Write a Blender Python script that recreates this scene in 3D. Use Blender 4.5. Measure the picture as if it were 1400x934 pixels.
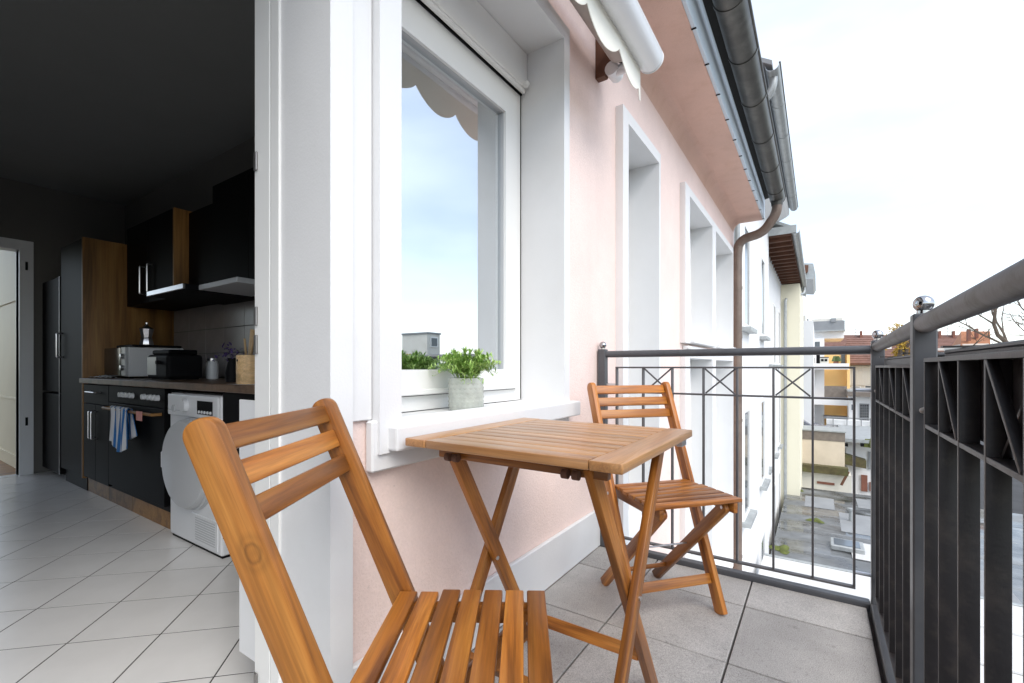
import bpy, bmesh, math, random
from mathutils import Vector, Matrix
random.seed(7)
for o in list(bpy.data.objects): bpy.data.objects.remove(o)
S = bpy.context.scene
R = math.radians
# ------------------------------------------------------------------ camera, sky, sun, exposure
CAMH = 0.92; FPX = 625.0; CXP = 700.0; CYP = 502.0; YAW = math.atan(418/625)
cam = bpy.data.cameras.new('camera'); camo = bpy.data.objects.new('camera', cam)
S.collection.objects.link(camo); S.camera = camo
camo.location = (0, 0, CAMH); camo.rotation_euler = (R(90), 0, YAW - R(90))
cam.sensor_width = 36; cam.lens = FPX/1400*36; cam.shift_y = (CYP-467)/1400; cam.clip_start = .02; cam.clip_end = 3000
SUN_EL = R(48); SUN_AZ = R(-122)          # direction the sun stands in, measured from +x towards +y
w = bpy.data.worlds.new('World'); S.world = w; w.use_nodes = True
nt = w.node_tree; nt.nodes.clear()
wo = nt.nodes.new('ShaderNodeOutputWorld'); bg = nt.nodes.new('ShaderNodeBackground'); bg.inputs['Strength'].default_value = .15
sky = nt.nodes.new('ShaderNodeTexSky'); sky.sky_type = 'NISHITA'; sky.sun_disc = False
sky.sun_elevation = SUN_EL; sky.sun_rotation = R(90) - SUN_AZ; sky.air_density = 1.0; sky.dust_density = 1.2; sky.ozone_density = 1.2
tc = nt.nodes.new('ShaderNodeTexCoord'); mp = nt.nodes.new('ShaderNodeMapping'); mp.inputs['Scale'].default_value = (1.1, 1.1, 3.6)
cl = nt.nodes.new('ShaderNodeTexNoise'); cl.inputs['Scale'].default_value = 1.6; cl.inputs['Detail'].default_value = 5; cl.inputs['Roughness'].default_value = .5
cr = nt.nodes.new('ShaderNodeValToRGB'); cr.color_ramp.elements[0].position = .36; cr.color_ramp.elements[1].position = .70
cr.color_ramp.elements[0].color = (.20, .20, .20, 1); cr.color_ramp.elements[1].color = (.37, .37, .37, 1)
mx = nt.nodes.new('ShaderNodeMix'); mx.data_type = 'RGBA'; mx.inputs['B'].default_value = (11.4, 11.8, 12.1, 1)
nt.links.new(tc.outputs['Generated'], mp.inputs['Vector']); nt.links.new(mp.outputs['Vector'], cl.inputs['Vector'])
nt.links.new(cl.outputs['Fac'], cr.inputs['Fac']); nt.links.new(cr.outputs['Color'], mx.inputs['Factor'])
nt.links.new(sky.outputs['Color'], mx.inputs['A']); nt.links.new(mx.outputs['Result'], bg.inputs['Color']); nt.links.new(bg.outputs['Background'], wo.inputs['Surface'])
sun = bpy.data.lights.new('sun', 'SUN'); sun.energy = 1.4; sun.angle = R(45); sun.color = (1, .95, .87)
suno = bpy.data.objects.new('sun', sun); S.collection.objects.link(suno)
sd = Vector((math.cos(SUN_EL)*math.cos(SUN_AZ), math.cos(SUN_EL)*math.sin(SUN_AZ), math.sin(SUN_EL)))
suno.rotation_euler = sd.to_track_quat('Z', 'Y').to_euler(); suno.location = (0, -5, 12)
S.view_settings.view_transform = 'Standard'; S.view_settings.look = 'None'; S.view_settings.gamma = 1
S.view_settings.exposure = 0.76
S.render.resolution_x = 1024; S.render.resolution_y = 683
S.cycles.max_bounces = 10; S.cycles.diffuse_bounces = 6; S.cycles.transparent_max_bounces = 12

# ------------------------------------------------------------------ materials
def newmat(name):
    m = bpy.data.materials.new(name); m.use_nodes = True
    return m, m.node_tree, m.node_tree.nodes['Principled BSDF']
def N(nt, t, **kw):
    n = nt.nodes.new(t)
    for k, v in kw.items():
        if k in n.inputs: n.inputs[k].default_value = v
        else: setattr(n, k, v)
    return n
def mat(name, col, rough=.6, var=.12, scale=6, bump=0, bscale=200, metal=0, spec=.5, coat=0, stain=None, stain_amt=.0, stain_scale=3):
    """plain colour with soft procedural variation, optional stains and fine bump"""
    m, t, p = newmat(name); L = t.links.new
    p.inputs['Roughness'].default_value = rough; p.inputs['Metallic'].default_value = metal
    p.inputs['Specular IOR Level'].default_value = spec; p.inputs['Coat Weight'].default_value = coat
    tc = N(t, 'ShaderNodeTexCoord'); n1 = N(t, 'ShaderNodeTexNoise', Scale=scale, Detail=6, Roughness=.6)
    L(tc.outputs['Object'], n1.inputs['Vector'])
    r = N(t, 'ShaderNodeValToRGB'); r.color_ramp.elements[0].position = .3; r.color_ramp.elements[1].position = .7
    a = [max(0, c*(1-var)) for c in col]; b = [min(1, c*(1+var*.7)) for c in col]
    r.color_ramp.elements[0].color = (*a, 1); r.color_ramp.elements[1].color = (*b, 1)
    L(n1.outputs['Fac'], r.inputs['Fac']); out = r.outputs['Color']
    if stain is not None:
        n2 = N(t, 'ShaderNodeTexNoise', Scale=stain_scale, Detail=8, Roughness=.65); L(tc.outputs['Object'], n2.inputs['Vector'])
        r2 = N(t, 'ShaderNodeMapRange'); r2.inputs['From Min'].default_value = .5; r2.inputs['From Max'].default_value = .75; r2.inputs['To Max'].default_value = stain_amt
        L(n2.outputs['Fac'], r2.inputs['Value'])
        mm = N(t, 'ShaderNodeMix', data_type='RGBA'); mm.inputs['B'].default_value = (*stain, 1)
        L(r2.outputs['Result'], mm.inputs['Factor']); L(out, mm.inputs['A']); out = mm.outputs['Result']
    L(out, p.inputs['Base Color'])
    if bump:
        nb = N(t, 'ShaderNodeTexNoise', Scale=bscale, Detail=4); L(tc.outputs['Object'], nb.inputs['Vector'])
        bn = N(t, 'ShaderNodeBump', Strength=bump, Distance=.004); L(nb.outputs['Fac'], bn.inputs['Height']); L(bn.outputs['Normal'], p.inputs['Normal'])
    return m
def wood(name, dark, mid, light, rough=.38, scale=1.0, coat=.0, knot=None, calm=1.0):
    """long grain along each board's own X axis, each board shifted by its random number"""
    m, t, p = newmat(name); L = t.links.new
    tc = N(t, 'ShaderNodeTexCoord'); oi = N(t, 'ShaderNodeObjectInfo')
    cmb = N(t, 'ShaderNodeCombineXYZ'); mul = N(t, 'ShaderNodeMath', operation='MULTIPLY'); mul.inputs[1].default_value = 37.0
    L(oi.outputs['Random'], mul.inputs[0])
    for k in 'XYZ': L(mul.outputs[0], cmb.inputs[k])
    ad = N(t, 'ShaderNodeVectorMath', operation='ADD'); L(tc.outputs['Object'], ad.inputs[0]); L(cmb.outputs[0], ad.inputs[1])
    mp = N(t, 'ShaderNodeMapping'); mp.inputs['Scale'].default_value = (2.2*scale, 26*scale, 26*scale); L(ad.outputs[0], mp.inputs['Vector'])
    n1 = N(t, 'ShaderNodeTexNoise', Scale=1.0, Detail=5, Roughness=.55, Distortion=.9); L(mp.outputs[0], n1.inputs['Vector'])
    mp2 = N(t, 'ShaderNodeMapping'); mp2.inputs['Scale'].default_value = (7*scale, 210*scale, 210*scale); L(ad.outputs[0], mp2.inputs['Vector'])
    n2 = N(t, 'ShaderNodeTexNoise', Scale=1.0, Detail=3, Roughness=.6); L(mp2.outputs[0], n2.inputs['Vector'])
    r = N(t, 'ShaderNodeValToRGB'); e = r.color_ramp.elements
    e[0].position = .28; e[0].color = (*dark, 1); e[1].position = .75; e[1].color = (*light, 1); k = e.new(.48); k.color = (*mid, 1)
    L(n1.outputs['Fac'], r.inputs['Fac'])
    mr = N(t, 'ShaderNodeMapRange'); mr.inputs['From Min'].default_value = .35; mr.inputs['From Max'].default_value = .65; mr.inputs['To Min'].default_value = .80; mr.inputs['To Max'].default_value = 1.08
    L(n2.outputs['Fac'], mr.inputs['Value'])
    mr2 = N(t, 'ShaderNodeMapRange'); mr2.inputs['To Min'].default_value = 1-.40*calm; mr2.inputs['To Max'].default_value = 1+.22*calm; L(oi.outputs['Random'], mr2.inputs['Value'])
    mm = N(t, 'ShaderNodeMath', operation='MULTIPLY'); L(mr.outputs[0], mm.inputs[0]); L(mr2.outputs[0], mm.inputs[1])
    # broad dark heartwood bands that only some boards carry
    mp3 = N(t, 'ShaderNodeMapping'); mp3.inputs['Scale'].default_value = (1.1*scale, 14*scale, 14*scale); L(ad.outputs[0], mp3.inputs['Vector'])
    n3 = N(t, 'ShaderNodeTexNoise', Scale=1.0, Detail=2, Roughness=.4, Distortion=.4); L(mp3.outputs[0], n3.inputs['Vector'])
    mr3 = N(t, 'ShaderNodeMapRange'); mr3.inputs['From Min'].default_value = .55; mr3.inputs['From Max'].default_value = .72; mr3.inputs['To Min'].default_value = 1.0; mr3.inputs['To Max'].default_value = 1-.48*calm; L(n3.outputs['Fac'], mr3.inputs['Value'])
    m3 = N(t, 'ShaderNodeMath', operation='MULTIPLY'); L(mm.outputs[0], m3.inputs[0]); L(mr3.outputs[0], m3.inputs[1]); mm = m3
    if knot:
        vs_ = N(t, 'ShaderNodeVectorMath', operation='SUBTRACT'); L(tc.outputs['Object'], vs_.inputs[0]); vs_.inputs[1].default_value = (*knot, 0)
        ms_ = N(t, 'ShaderNodeVectorMath', operation='MULTIPLY'); L(vs_.outputs[0], ms_.inputs[0]); ms_.inputs[1].default_value = (.75, 1, 0)
        nl = N(t, 'ShaderNodeVectorMath', operation='LENGTH'); L(ms_.outputs[0], nl.inputs[0])
        kr = N(t, 'ShaderNodeValToRGB'); e_ = kr.color_ramp.elements; e_[0].position = 0; e_[0].color = (.7, .7, .7, 1); e_[1].position = .55; e_[1].color = (1, 1, 1, 1)
        for p_, v_ in ((.16, .85), (.24, .58), (.31, .92), (.4, .82)): q_ = e_.new(p_); q_.color = (v_, v_, v_, 1)
        ks = N(t, 'ShaderNodeMath', operation='MULTIPLY'); ks.inputs[1].default_value = 22; nk = N(t, 'ShaderNodeMath', operation='MULTIPLY_ADD'); nk.inputs[1].default_value = .016; L(n1.outputs['Fac'], nk.inputs[0]); L(nl.outputs['Value'], nk.inputs[2]); sb_k = N(t, 'ShaderNodeMath', operation='SUBTRACT'); sb_k.inputs[1].default_value = .008; L(nk.outputs[0], sb_k.inputs[0]); L(sb_k.outputs[0], ks.inputs[0]); L(ks.outputs[0], kr.inputs['Fac'])
        m4 = N(t, 'ShaderNodeMath', operation='MULTIPLY'); L(mm.outputs[0], m4.inputs[0]); L(kr.outputs['Color'], m4.inputs[1]); mm = m4
    sc = N(t, 'ShaderNodeVectorMath', operation='SCALE'); L(r.outputs['Color'], sc.inputs[0]); L(mm.outputs[0], sc.inputs['Scale'])
    L(sc.outputs[0], p.inputs['Base Color']); p.inputs['Roughness'].default_value = rough; p.inputs['Coat Weight'].default_value = coat; p.inputs['Coat Roughness'].default_value = .32
    bn = N(t, 'ShaderNodeBump', Strength=.25, Distance=.0015); L(n2.outputs['Fac'], bn.inputs['Height']); L(bn.outputs['Normal'], p.inputs['Normal'])
    return m
def leafmat(name, a, b, rough=.5):
    m, t, p = newmat(name); L = t.links.new
    tc = N(t, 'ShaderNodeTexCoord'); n = N(t, 'ShaderNodeTexNoise', Scale=60, Detail=2); L(tc.outputs['Object'], n.inputs['Vector'])
    r = N(t, 'ShaderNodeValToRGB'); r.color_ramp.elements[0].position = .35; r.color_ramp.elements[1].position = .65
    r.color_ramp.elements[0].color = (*a, 1); r.color_ramp.elements[1].color = (*b, 1); L(n.outputs['Fac'], r.inputs['Fac']); L(r.outputs['Color'], p.inputs['Base Color'])
    p.inputs['Roughness'].default_value = rough
    return m
M = {}
M['white'] = mat('white_paint', (.745, .745, .745), .55, .03, 3, .12, 160, stain=(.68, .675, .66), stain_amt=.5, stain_scale=2.3)
M['pvc'] = mat('white_plastic_frame', (.82, .82, .80), .3, .02, 3)
M['pink'] = mat('pink_stucco', (.81, .655, .595), .9, .04, 2.2, .5, 170, stain=(.74, .60, .555), stain_amt=.4, stain_scale=1.7)
M['softpink'] = mat('pink_soffit_in_shade', (.66, .46, .385), .9, .05, 2.0, .3, 170, stain=(.55, .34, .22), stain_amt=.25, stain_scale=1.4)
M['wood'] = wood('acacia_wood', (.14, .044, .009), (.38, .13, .020), (.60, .25, .046), .38)
M['woodknot'] = wood('acacia_wood_with_knot', (.16, .056, .012), (.41, .15, .025), (.60, .26, .055), .42, knot=(-.275, .006))
M['woodtop'] = wood('acacia_wood_sheen', (.30, .13, .045), (.42, .205, .075), (.52, .275, .11), .36, coat=.4, calm=.45)  # lighter acacia for the table top, sky sheen partly put into the colour
M['iron'] = mat('anthracite_iron', (.016, .0135, .0145), .42, .3, 14, .08, 120, stain=(.075, .06, .05), stain_amt=.6, stain_scale=11)
M['ironend'] = mat('grey_iron', (.085, .08, .083), .45, .2, 10, stain=(.13, .12, .115), stain_amt=.3, stain_scale=9)
M['ironpost'] = mat('grey_painted_steel', (.075, .078, .086), .4, .15, 8, stain=(.13, .125, .12), stain_amt=.3, stain_scale=12)
M['rail'] = mat('weathered_handrail', (.12, .115, .115), .5, .25, 9, .1, 90, stain=(.05, .04, .02), stain_amt=1.0, stain_scale=16)
M['chrome'] = mat('polished_steel', (.42, .42, .43), .13, .02, 4, metal=1)
M['steel'] = mat('brushed_steel', (.62, .62, .64), .28, .05, 20, metal=1)
M['dsteel'] = mat('dull_steel', (.30, .29, .28), .4, .1, 20, metal=.8)
M['brass'] = mat('hinge_brass', (.55, .40, .2), .35, .1, 20, metal=1)
def concrete(name):
    m, t, p = newmat(name); L = t.links.new; tc = N(t, 'ShaderNodeTexCoord'); oi = N(t, 'ShaderNodeObjectInfo')
    cmb = N(t, 'ShaderNodeVectorMath', operation='SCALE'); cmb.inputs[0].default_value = (31, 17, 5); L(oi.outputs['Random'], cmb.inputs['Scale'])
    ad = N(t, 'ShaderNodeVectorMath', operation='ADD'); L(tc.outputs['Object'], ad.inputs[0]); L(cmb.outputs[0], ad.inputs[1]); out = None
    col = (.455, .435, .41)
    def layer(sc, lo, hi, a, b, det=5, typ='ShaderNodeTexNoise'):
        n = N(t, typ, Scale=sc, Detail=det, Roughness=.65); L(ad.outputs[0], n.inputs['Vector'])
        r = N(t, 'ShaderNodeMapRange'); r.inputs['From Min'].default_value = lo; r.inputs['From Max'].default_value = hi; r.inputs['To Min'].default_value = a; r.inputs['To Max'].default_value = b
        L(n.outputs['Fac'], r.inputs['Value']); return r.outputs[0], n
    a, _ = layer(4.5, .35, .68, .80, 1.08, 6); b, nb = layer(330, .35, .65, .74, 1.22, 2); c, _ = layer(18, .60, .74, 1.0, .70, 4); d, _ = layer(90, .62, .72, 1.0, .72, 2)
    mul = a
    for q in (b, c, d):
        m_ = N(t, 'ShaderNodeMath', operation='MULTIPLY'); L(mul, m_.inputs[0]); L(q, m_.inputs[1]); mul = m_.outputs[0]
    rr = N(t, 'ShaderNodeMapRange'); rr.inputs['To Min'].default_value = .92; rr.inputs['To Max'].default_value = 1.06; L(oi.outputs['Random'], rr.inputs['Value'])
    m_ = N(t, 'ShaderNodeMath', operation='MULTIPLY'); L(mul, m_.inputs[0]); L(rr.outputs[0], m_.inputs[1])
    sc = N(t, 'ShaderNodeVectorMath', operation='SCALE'); sc.inputs[0].default_value = col; L(m_.outputs[0], sc.inputs['Scale']); L(sc.outputs[0], p.inputs['Base Color'])
    p.inputs['Roughness'].default_value = .85
    bn = N(t, 'ShaderNodeBump', Strength=.6, Distance=.002); L(nb.outputs['Fac'], bn.inputs['Height']); L(bn.outputs['Normal'], p.inputs['Normal'])
    return m
M['floor'] = concrete('speckled_concrete_paver')
def render_coat(name, col, dirt):
    m, t, p = newmat(name); L = t.links.new; tc = N(t, 'ShaderNodeTexCoord')
    mp = N(t, 'ShaderNodeMapping'); mp.inputs['Scale'].default_value = (7, 7, .9); L(tc.outputs['Object'], mp.inputs['Vector'])
    def fac(src, sc, lo, hi, a, b, det=6):
        n = N(t, 'ShaderNodeTexNoise', Scale=sc, Detail=det, Roughness=.62); L(src, n.inputs['Vector']); r = N(t, 'ShaderNodeMapRange')
        for k_, v_ in zip(('From Min', 'From Max', 'To Min', 'To Max'), (lo, hi, a, b)): r.inputs[k_].default_value = v_
        L(n.outputs['Fac'], r.inputs['Value']); return r.outputs[0], n
    st, _ = fac(mp.outputs[0], 1.0, .50, .78, 0, .45); bl, _ = fac(tc.outputs['Object'], 1.9, .35, .7, .92, 1.04); gr, ng = fac(tc.outputs['Object'], 150, .3, .7, .955, 1.03, 3); sp, _ = fac(tc.outputs['Object'], 46, .70, .78, 1, .78, 3)
    mu = bl
    for q in (gr, sp):
        m_ = N(t, 'ShaderNodeMath', operation='MULTIPLY'); L(mu, m_.inputs[0]); L(q, m_.inputs[1]); mu = m_.outputs[0]
    mx_ = N(t, 'ShaderNodeMix', data_type='RGBA'); mx_.inputs['A'].default_value = (*col, 1); mx_.inputs['B'].default_value = (*dirt, 1); L(st, mx_.inputs['Factor'])
    sc = N(t, 'ShaderNodeVectorMath', operation='SCALE'); L(mx_.outputs['Result'], sc.inputs[0]); L(mu, sc.inputs['Scale']); L(sc.outputs[0], p.inputs['Base Color'])
    p.inputs['Roughness'].default_value = .92; bn = N(t, 'ShaderNodeBump', Strength=.6, Distance=.004); L(ng.outputs['Fac'], bn.inputs['Height']); L(bn.outputs['Normal'], p.inputs['Normal'])
    return m
M['pink'] = render_coat('pink_roughcast', (.87, .70, .64), (.81, .635, .575)); M['softpink'] = render_coat('pink_soffit_shaded', (.66, .45, .37), (.52, .32, .23))  # soffit coat: shade under the eaves put into a darker, browner pink
M['joint'] = mat('dark_joint', (.07, .05, .045), .95, .3, 20)
M['ktile'] = mat('kitchen_floor_tile', (.78, .77, .75), .24, .05, 4)
M['grout'] = mat('floor_grout', (.06, .055, .05), .9, .2, 30)
M['plaster'] = mat('kitchen_plaster_dimmed', (.13, .125, .115), .9, .04, 3)  # walls darkened, the room's dimness is put into the colour
M['ceil'] = mat('ceiling_dimmed', (.19, .195, .19), .9, .03, 3)  # white ceiling painted dark grey to stand in for dim light
M['gutter'] = mat('weathered_zinc', (.085, .082, .074), .42, .25, 7, stain=(.22, .21, .19), stain_amt=.5, stain_scale=6, metal=.55)
M['zinc'] = mat('light_zinc', (.40, .42, .42), .45, .15, 7, metal=.4)
M['pipe'] = mat('brown_downpipe', (.18, .135, .11), .45, .2, 7, metal=.3, stain=(.30, .24, .20), stain_amt=.4, stain_scale=5)
M['fascia'] = mat('pale_blue_fascia', (.55, .62, .68), .5, .06, 6)
M['dark'] = mat('eaves_shade_black', (.006, .0055, .005), .8, .3, 10)  # near-black, so the shade behind the gutter sits in the colour
M['roof'] = mat('roof_tile', (.16, .085, .06), .8, .3, 12, .4, 30)
M['awn'] = mat('awning_enamel', (.74, .75, .76), .32, .03, 3)
M['awnfab'] = mat('awning_cream_fabric', (.84, .82, .74), .9, .03, 8, .1, 500)
M['awnroll'] = mat('awning_fabric_roll', (.42, .37, .34), .9, .08, 8, .1, 500)
M['black'] = mat('black_gloss_front', (.004, .004, .0045), .55, .2, 5, spec=.08)
M['blackm'] = mat('black_plastic', (.008, .008, .009), .6, .2, 8, spec=.12)
M['oak'] = wood('oak_laminate', (.12, .055, .012), (.24, .115, .028), (.34, .18, .052), .5, .5)
M['worktop'] = wood('worktop_laminate', (.12, .07, .04), (.20, .12, .07), (.27, .17, .105), .4, .5)
M['appl'] = mat('appliance_white', (.72, .73, .74), .3, .02, 3)
M['appld'] = mat('appliance_grey', (.48, .49, .50), .28, .02, 3)
M['cream'] = mat('cream_paint', (.78, .70, .50), .5, .03, 3)
M['towelw'] = mat('towel_white', (.75, .76, .78), .95, .04, 30, .5, 600)
M['towelb'] = mat('towel_blue', (.03, .16, .42), .95, .1, 30, .5, 600)
M['birch'] = wood('birch_wood', (.45, .28, .13), (.60, .40, .20), (.70, .50, .28), .5)
M['lav'] = leafmat('lavender', (.05, .03, .12), (.12, .07, .25))
M['splash'] = mat('backsplash_tile', (.30, .275, .265), .22, .06, 9)
M['pot'] = mat('green_white_glaze', (.46, .48, .43), .25, .2, 22, stain=(.42, .46, .40), stain_amt=.6, stain_scale=30)
M['soil'] = mat('potting_soil', (.05, .035, .025), .95, .3, 60)
M['leaf'] = leafmat('pot_leaf', (.15, .31, .04), (.44, .60, .18), .45)
M['cream_w'] = mat('cream_render', (.80, .76, .60), .9, .04, .5)
M['white_w'] = mat('white_render', (.80, .80, .80), .9, .04, .5, stain=(.62, .61, .58), stain_amt=.35, stain_scale=.5)
M['offw'] = mat('offwhite_render', (.68, .66, .60), .9, .06, .5, stain=(.5, .47, .4), stain_amt=.4, stain_scale=.7)
M['beige'] = mat('beige_render', (.66, .57, .45), .9, .12, .8, stain=(.52, .43, .33), stain_amt=.5, stain_scale=1.2)
M['orange'] = mat('orange_render', (.88, .58, .24), .9, .05, .5)
M['redroof'] = mat('red_brown_tiles', (.20, .105, .08), .85, .25, 3, .4, 12)
M['orroof'] = mat('orange_tiles', (.42, .19, .10), .85, .2, 3, .4, 12)
M['greyroof'] = mat('grey_roofing', (.26, .27, .28), .7, .15, 1.0)
M['moss'] = mat('mossy_board', (.10, .085, .04), .95, .4, 5, stain=(.10, .13, .03), stain_amt=.8, stain_scale=3)
M['brown'] = mat('brown_timber', (.13, .055, .03), .7, .25, 5)
M['wetroof'] = mat('wet_bitumen', (.17, .18, .185), .28, .45, .55, stain=(.30, .31, .31), stain_amt=.9, stain_scale=.9)
M['mosspatch'] = mat('moss_patch', (.11, .13, .03), .95, .4, 6, .6, 60)
M['whiteroof'] = mat('pale_roof_sheet', (.62, .62, .61), .55, .10, .8, stain=(.42, .41, .39), stain_amt=.55, stain_scale=.9)
M['hill'] = mat('distant_woods', (.10, .115, .08), .95, .4, .03, stain=(.16, .14, .11), stain_amt=.6, stain_scale=.02)
M['asphalt'] = mat('asphalt', (.055, .055, .057), .9, .25, .6)
M['winglass'] = mat('far_window_glass', (.10, .12, .14), .08, .2, .5)
M['greycurtain'] = mat('grey_brown_screen', (.20, .17, .145), .9, .2, 6)
M['carpaint'] = mat('car_paint_grey', (.16, .17, .20), .25, .05, 2)
M['bark'] = mat('grey_bark', (.13, .10, .075), .9, .35, 14, .6, 50)
M['yleaf'] = leafmat('autumn_leaf', (.35, .20, .02), (.55, .36, .04))
M['gleaf'] = leafmat('tree_leaf', (.03, .06, .012), (.09, .13, .03))
M['redbrick'] = mat('red_door_paint', (.22, .09, .06), .8, .15, 4)
M['pinkcard'] = mat('pink_card', (.65, .30, .26), .8, .1, 40)
M['black_g'] = mat('black_display', (.008, .008, .01), .1, .1, 4)
# the reflective window glass: a strong coated mirror share over clear glass
gm, t, p = newmat('coated_window_glass'); t.nodes.remove(p); out = t.nodes['Material Output']
gl = N(t, 'ShaderNodeBsdfGlossy', Roughness=.0); gl.inputs['Color'].default_value = (.93, .97, 1, 1)
tr = N(t, 'ShaderNodeBsdfTransparent'); tr.inputs['Color'].default_value = (.55, .6, .6, 1)
mxs = N(t, 'ShaderNodeMixShader'); fr = N(t, 'ShaderNodeLayerWeight', Blend=.55); mr = N(t, 'ShaderNodeMapRange')
mr.inputs['To Min'].default_value = .66; mr.inputs['To Max'].default_value = .88
t.links.new(fr.outputs['Fresnel'], mr.inputs['Value']); t.links.new(mr.outputs[0], mxs.inputs['Fac'])
t.links.new(tr.outputs[0], mxs.inputs[1]); t.links.new(gl.outputs[0], mxs.inputs[2]); t.links.new(mxs.outputs[0], out.inputs['Surface'])
M['glass'] = gm

# ------------------------------------------------------------------ object helpers
C = S.collection
def link(name, me, m=None, parent=None):
    o = bpy.data.objects.new(name, me); C.objects.link(o)
    if m is not None and me is not None: me.materials.append(M[m] if isinstance(m, str) else m)
    if parent is not None: o.parent = parent
    return o
def tag(o, label=None, cat=None, group=None, kind=None):
    if label: o['label'] = label
    if cat: o['category'] = cat
    if group: o['group'] = group
    if kind: o['kind'] = kind
    return o
def thing(name, label, cat, loc=(0, 0, 0), rz=0, group=None):
    o = bpy.data.objects.new(name, None); C.objects.link(o); o.location = loc; o.rotation_euler = (0, 0, rz); o.empty_display_size = .1
    return tag(o, label, cat, group)
def kids(o): return [c for c in bpy.data.objects if c.parent == o]
def copy_tree(o, parent=None):
    c = o.copy(); C.objects.link(c); c.parent = parent
    for ch in kids(o): copy_tree(ch, c)
    return c
def done(bm, name, m, parent, smooth=False):
    bmesh.ops.recalc_face_normals(bm, faces=bm.faces[:])
    me = bpy.data.meshes.new(name); bm.to_mesh(me); bm.free()
    if smooth:
        for p in me.polygons: p.use_smooth = True
        if hasattr(me, 'set_sharp_from_angle'): me.set_sharp_from_angle(angle=R(40))
    return link(name, me, m, parent)
def addbox(bm, lo, hi):
    vs = [bm.verts.new((x, y, z)) for x in (lo[0], hi[0]) for y in (lo[1], hi[1]) for z in (lo[2], hi[2])]
    for f in ((0, 1, 3, 2), (4, 6, 7, 5), (0, 4, 5, 1), (2, 3, 7, 6), (0, 2, 6, 4), (1, 5, 7, 3)): bm.faces.new([vs[i] for i in f])
def box(name, lo, hi, m, parent=None, bev=.002, seg=1):
    lo = Vector(lo); hi = Vector(hi)
    lo, hi = Vector([min(a, b) for a, b in zip(lo, hi)]), Vector([max(a, b) for a, b in zip(lo, hi)])
    c = (lo+hi)/2; bm = bmesh.new(); addbox(bm, lo-c, hi-c)
    bev = min(bev, min(hi-lo)*.3)
    if bev > 0: bmesh.ops.bevel(bm, geom=bm.edges[:], offset=bev, segments=seg, affect='EDGES', profile=.5)
    o = done(bm, name, m, parent); o.location = c; return o
def boxes(name, lst, m, parent=None):
    bm = bmesh.new()
    for lo, hi in lst: addbox(bm, lo, hi)
    return done(bm, name, m, parent)
def board(name, p0, p1, wd, th, side, m, parent=None, bev=.003, r0=0, r1=0):
    """a plank: local X runs p0->p1, local Y is its width (towards side), local Z its thickness; r0/r1 round the corners at an end"""
    p0 = Vector(p0); p1 = Vector(p1); ax = p1-p0; ln = ax.length; ax.normalize()
    sy = Vector(side); sy = (sy-ax*sy.dot(ax)).normalized(); sz = ax.cross(sy)
    out = []
    def corner(cx, cy, r, a0):
        if r <= 0: out.append((cx, cy)); return
        for k in range(7): a = a0+math.pi/2*k/6; out.append((cx+r*math.cos(a), cy+r*math.sin(a)))
    h = ln/2; q = wd/2
    corner(h-r1, -q+r1, r1, -math.pi/2); corner(h-r1, q-r1, r1, 0); corner(-h+r0, q-r0, r0, math.pi/2); corner(-h+r0, -q+r0, r0, math.pi)
    bm = bmesh.new(); a = [bm.verts.new((x, y, -th/2)) for x, y in out]; b = [bm.verts.new((x, y, th/2)) for x, y in out]; n = len(out)
    bm.faces.new(a[::-1]); bm.faces.new(b)
    for i in range(n): bm.faces.new((a[i], a[(i+1) % n], b[(i+1) % n], b[i]))
    if bev:
        bmesh.ops.recalc_face_normals(bm, faces=bm.faces[:])
        es = [e for e in bm.edges if e.calc_face_angle(0) > R(50)]
        bmesh.ops.bevel(bm, geom=es, offset=min(bev, th*.3), segments=2, affect='EDGES', profile=.5)
    o = done(bm, name, m, parent, smooth=True)
    o.matrix_basis = Matrix.Translation((p0+p1)/2) @ Matrix((ax, sy, sz)).transposed().to_4x4()
    return o
def tube(name, pts, r, m, parent=None, n=12, closed=True):
    pts = [Vector(p) for p in pts]; rs = r if isinstance(r, (list, tuple)) else [r]*len(pts)
    bm = bmesh.new(); rings = []; up = None
    for i, p in enumerate(pts):
        d = (pts[min(i+1, len(pts)-1)]-pts[max(i-1, 0)]).normalized()
        if up is None: up = Vector((0, 0, 1)) if abs(d.z) < .9 else Vector((1, 0, 0))
        s = d.cross(up).normalized(); up = s.cross(d).normalized()
        rings.append([bm.verts.new(p+(s*math.cos(2*math.pi*k/n)+up*math.sin(2*math.pi*k/n))*rs[i]) for k in range(n)])
    for a, b in zip(rings, rings[1:]):
        for k in range(n): bm.faces.new((a[k], a[(k+1) % n], b[(k+1) % n], b[k]))
    if closed: bm.faces.new(rings[0][::-1]); bm.faces.new(rings[-1])
    return done(bm, name, m, parent, smooth=True)
def lathe(name, prof, m, parent=None, loc=(0, 0, 0), n=24, rot=None):
    bm = bmesh.new(); rings = []
    for r, z in prof:
        if r < 1e-6: rings.append([bm.verts.new((0, 0, z))])
        else: rings.append([bm.verts.new((r*math.cos(2*math.pi*k/n), r*math.sin(2*math.pi*k/n), z)) for k in range(n)])
    for a, b in zip(rings, rings[1:]):
        for k in range(n):
            q = [a[k % len(a)], a[(k+1) % len(a)], b[(k+1) % len(b)], b[k % len(b)]]
            u = []
            for v in q:
                if v not in u: u.append(v)
            if len(u) > 2: bm.faces.new(u)
    if len(rings[0]) > 1: bm.faces.new(rings[0][::-1])
    if len(rings[-1]) > 1: bm.faces.new(rings[-1])
    o = done(bm, name, m, parent, smooth=True); o.location = loc
    if rot: o.rotation_euler = rot
    return o
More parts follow.
